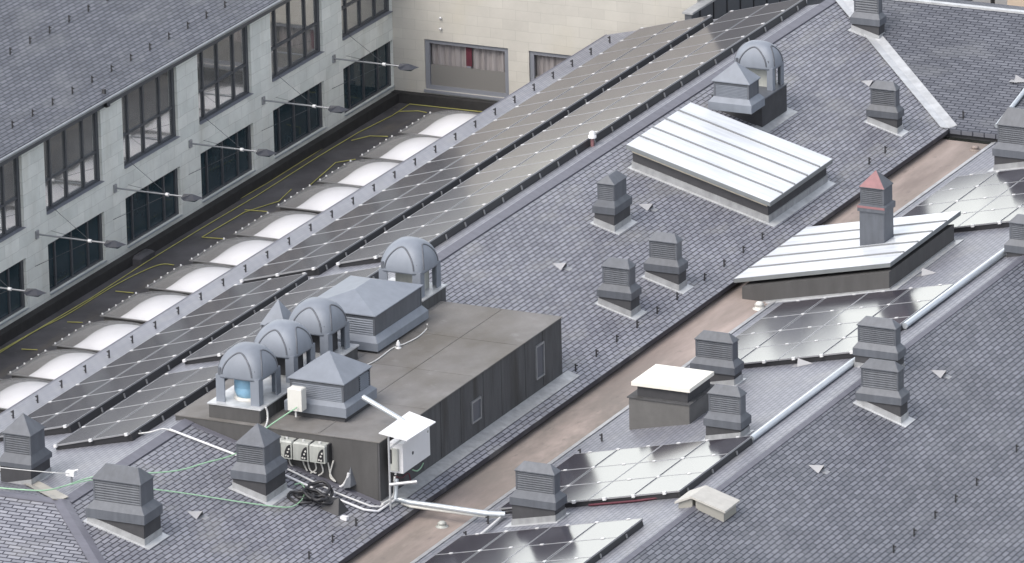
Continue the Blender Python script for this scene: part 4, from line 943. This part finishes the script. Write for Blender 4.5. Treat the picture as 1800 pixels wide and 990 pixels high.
wires = [((506, 798), (512, 818), (528, 828)), ((530, 802), (534, 815), (540, 828)), ((540, 805), (545, 826), (556, 832)), ((551, 806), (556, 824), (546, 832)), ((561, 806), (568, 828), (560, 836)), ((576, 808), (581, 834), (590, 847)), ((586, 810), (580, 836), (588, 846))]
for i, ws_ in enumerate(wires):
    cable('cable', 'white wire under the grey inverter boxes, '+nth(i+1)+' from the left', 'cable', [P(a, b, 'y', fy-.09) for a, b in ws_], .023, M_offwhite, group='wires under the inverter boxes')
cable('conduit', 'thick white cable sagging below the inverter boxes to a cone', 'cable', [P(a, b, 'y', fy-.10) for a, b in [(498, 820), (530, 831), (565, 845), (590, 856), (602, 854), (610, 843), (613, 832)]], .045, M_white)
c = P(615, 838, 'y', fy)
tag(MB().mesh([(-.16, -.02, -.28), (.2, -.02, -.2), (.04, -.02, .32), (-.1, -.26, -.3), (.14, -.26, -.24)], [(0, 2, 3), (2, 4, 3), (1, 4, 2), (0, 3, 4, 1), (0, 1, 2)]) or None) if False else None
hm = MB(); hm.mesh([(-.16, -.005, -.24), (.2, -.005, -.2), (.04, -.005, .30), (-.10, -.26, -.28), (.14, -.26, -.22)], [(0, 3, 2), (2, 3, 4), (1, 2, 4), (0, 1, 4, 3), (0, 2, 1)])
o = hm.build('cable_hood', M_vent); o.location = c; tag(o, 'small grey triangular hood where the thick white cable enters the wall', 'cable hood')
# white inverter with canopy
c = P(709, 833, 'x', xT1+.62); IV = thing('solar_inverter', (xT1+.62, c.y, c.z), 'large white inverter cabinet at the corner of the plant room under a canopy', 'inverter')
MB().loft((-.46, 0, 0, 1.72), 0, (-.46, 0, 0, 1.72), .86).build('cabinet', M_white, IV)
MB().box(-.40, -.10, .08, -.12, -.002, .72).build('heat_sink', M_invgrey, IV)
MB().box(-.34, -.13, .30, -.30, -.102, .72).build('handle', M_black, IV)
MB().tube([(.0, .62, .42), (.012, .62, .42)], .05, 12).build('logo_disc', M_frame, IV)
MB().tube([(.0, 1.6, .74), (.012, 1.6, .74)], .04, 12).build('lock', M_invgrey, IV)
gl = MB()
for k in range(5): gl.tube([(-.28+.01*k, .08+.16*k, -.0), (-.28, .08+.16*k, -.09)], .035, 8)
gl.build('cable_gland', M_conduit, IV)
c2 = [P(665.7, 761, 'z', .50), P(719.5, 723, 'z', .50), P(766, 741.4, 'z', .44), P(715.6, 774, 'z', .44)]
CN = thing('canopy', (c2[0].x, c2[0].y, ZE), 'flat white sheet canopy over the white inverter cabinet', 'canopy')
part('sheet', MB().slab(c2[::-1], .03), M_white, CN)
pa = P(676, 886, 'R'); pb = c2[0]+Vector((.25, .1, -.03))
part('post', MB().tube([(pb.x, pb.y, zat('R', pb.x, 0)), pb], .032, 8), M_alu, CN)
part('post', MB().tube([(pb.x, pb.y, pb.z-.45), (pb.x+.5, pb.y+.7, pb.z-.02)], .025, 8).tube([(pb.x, pb.y, pb.z-1.5), (pb.x+.75, pb.y+.2, pb.z-1.38)], .05, 8), M_alu, CN)
cable('cable', 'green cable loop under the white inverter', 'cable', [P(a, b, 'x', xT1+.45) for a, b in [(725, 826), (733, 828), (740, 822), (744, 814)]], .02, M_green)
cable('cable', 'red cable under the white inverter', 'cable', [P(a, b, 'x', xT1+.4) for a, b in [(697, 838), (706, 840), (718, 832), (722, 850)]], .02, M_red)
cable('conduit', 'grey tube dropping from the white inverter to the floor', 'pipe', [P(a, b, 'x', xT1+.35) for a, b in [(694, 838), (694, 858), (692, 872), (684, 879), (672, 886)]], .035, M_conduit)
cable('conduit', 'thick silver tube beside the grey one below the white inverter', 'pipe', [P(a, b, 'x', xT1+.5) for a, b in [(697, 842), (696, 862), (695, 876)]], .06, M_pipe)
# white box on ventilator
c = P(529, 722, 'z', ZT+.3)+Vector((0, -.22, 0))
r = thing('junction_box', c, 'white junction box on the side of the pyramid-lidded ventilator', 'junction box')
MB().loft((-.30, 0, .14, .30), .05, (-.30, 0, .14, .30), .68).loft((-.30, 0, .14, .30), .68, (-.27, .03, .11, .27), .71).build('housing', M_offwhite, r); MB().tube([(-.1, .1, .05), (-.1, .1, -.16)], .03).build('gland', M_conduit, r)
# heap of black cable
hp = thing('cable_heap', P(548, 880, 'R'), 'heap of coiled black cables and sacking before the plant room', 'cable heap')
rnd = random.Random(3)
for j in range(9):
    c_ = Vector((rnd.uniform(-.5, .5), rnd.uniform(-.3, .3), .06+.025*j)); pts = []
    rx, ry, t1, t2 = rnd.uniform(.18, .40), rnd.uniform(.16, .34), rnd.uniform(-.35, .35), rnd.uniform(-.35, .35)
    for i in range(22):
        a = i/20*2*math.pi; x, y = rx*math.cos(a), ry*math.sin(a)
        pts.append(c_+Vector((x, y, -x*.27+t1*x+t2*y+.02*math.sin(5*a))))
    MB().tube(pts, .045, 6).build('coil', M_black, hp)
bl = MB(); bl.mesh([(.35, -.3, -.15), (.95, -.25, -.25), (1.0, .3, -.26), (.4, .35, -.12), (.55, -.05, .2), (.8, .1, .16)], [(0, 1, 5, 4), (1, 2, 5), (2, 3, 4, 5), (3, 0, 4), (0, 3, 2, 1)])
bl.build('sack', M_black, hp); MB().box(1.05, -.35, -.32, 1.25, -.2, -.22).build('tag', M_white, hp)

# ------------------------------------------------------------------ small roof fittings
rv = thing('ridge_vent_cover', P(1247, 877, 'N'), 'small beige gabled vent cover sitting on the second ridge', 'vent cover')
rx = P(1222, 880, 'M'); zz = ZR
p0 = Vector((XR, P(1215, 893, 'x', XR).y, ZR))
rv.location = p0
MB().slab([(-.50, 0, .12), (0, 0, .34), (0, 1.0, .34), (-.50, 1.0, .12)], .06).slab([(0, 0, .34), (1.02, 0, .04), (1.02, 1.0, .04), (0, 1.0, .34)], .06).build('cover', mat('vent_cover', (.46, .445, .41), .5, 0, .5, .12, 4), rv)
MB().hexa([(-.42, .08, -.2), (0, .08, -.1), (0, .92, -.1), (-.42, .92, -.2)], [(-.42, .08, .09), (0, .08, .27), (0, .92, .27), (-.42, .92, .09)]).hexa([(.1, .08, -.15), (.94, .08, -.45), (.94, .92, -.45), (.1, .92, -.15)], [(.1, .08, .24), (.94, .08, -.0), (.94, .92, -.0), (.1, .92, .24)]).build('body', mat('vent_cover_body', (.30, .29, .26), .6), rv)
def outlet(px, py, k, off, label, h=.14, rr=.16, m_=M_offwhite):
    p = P(px, py, k, off); o = MB().lathe([(rr*1.5, 0), (rr*1.5, .02), (rr, .03), (rr, h*.6), (rr*1.15, h*.62), (rr*.6, h), (.02, h*1.05)], 14).build('roof_outlet', m_); o.location = p
    return tag(o, label, 'roof outlet', 'small roof outlets')
outlet(777, 926, 'z', -2.19, 'small round outlet in the gutter bed near the tube bridge', .16, .12, M_invgrey)
outlet(1335, 543, 'z', -2.19, 'small white capped pipe in the gutter bed by the lidded skylight', .22, .14)
outlet(1714, 264, 'z', -2.19, 'small brown outlet at the far end of the gutter bed', .14, .12, M_gutter)
st = thing('lightning_post', P(1037, 258, 'L'), 'short reddish post with white head beside the ridge-side solar strip', 'post')
st.location = (-.45, P(1037, 258, 'L').y, zat('L', -.45, 0))
MB().tube([(0, 0, 0), (0, 0, .28)], .06, 10).build('post', M_pinkcap, st); MB().lathe([(.13, .28), (.13, .36), (.09, .38), (.10, .46), (.04, .50)], 12).build('head', M_white, st)
cable('post', 'short white post at the far end of the ridge-side solar strip', 'post', [P(1416, 9, 'L'), P(1416, 9, 'L')+Vector((0, 0, .55))], .05, M_white, False)
st = thing('cable_fitting', Pb(700, 612, ZT), 'small white cable fitting on the plant room roof', 'fitting')
MB().lathe([(.09, 0), (.09, .02), (.04, .04), (.04, .09)], 10).build('base', M_white, st); MB().lathe([(.07, .09), (.055, .16), (.02, .24)], 10).build('head', M_white, st)
st = thing('wall_tap', P(126, 846, 'z', -.1), 'small white fitting with brackets on the slates at the lower left', 'fitting')
MB().tube([(0, 0, -.2), (0, 0, .22)], .03, 8).build('stem', M_grey, st); MB().box(-.14, -.08, .16, .12, .08, .30).build('head', M_white, st); MB().tube([(-.1, 0, .26), (.22, 0, .36)], .025, 8).build('lever', M_white, st)
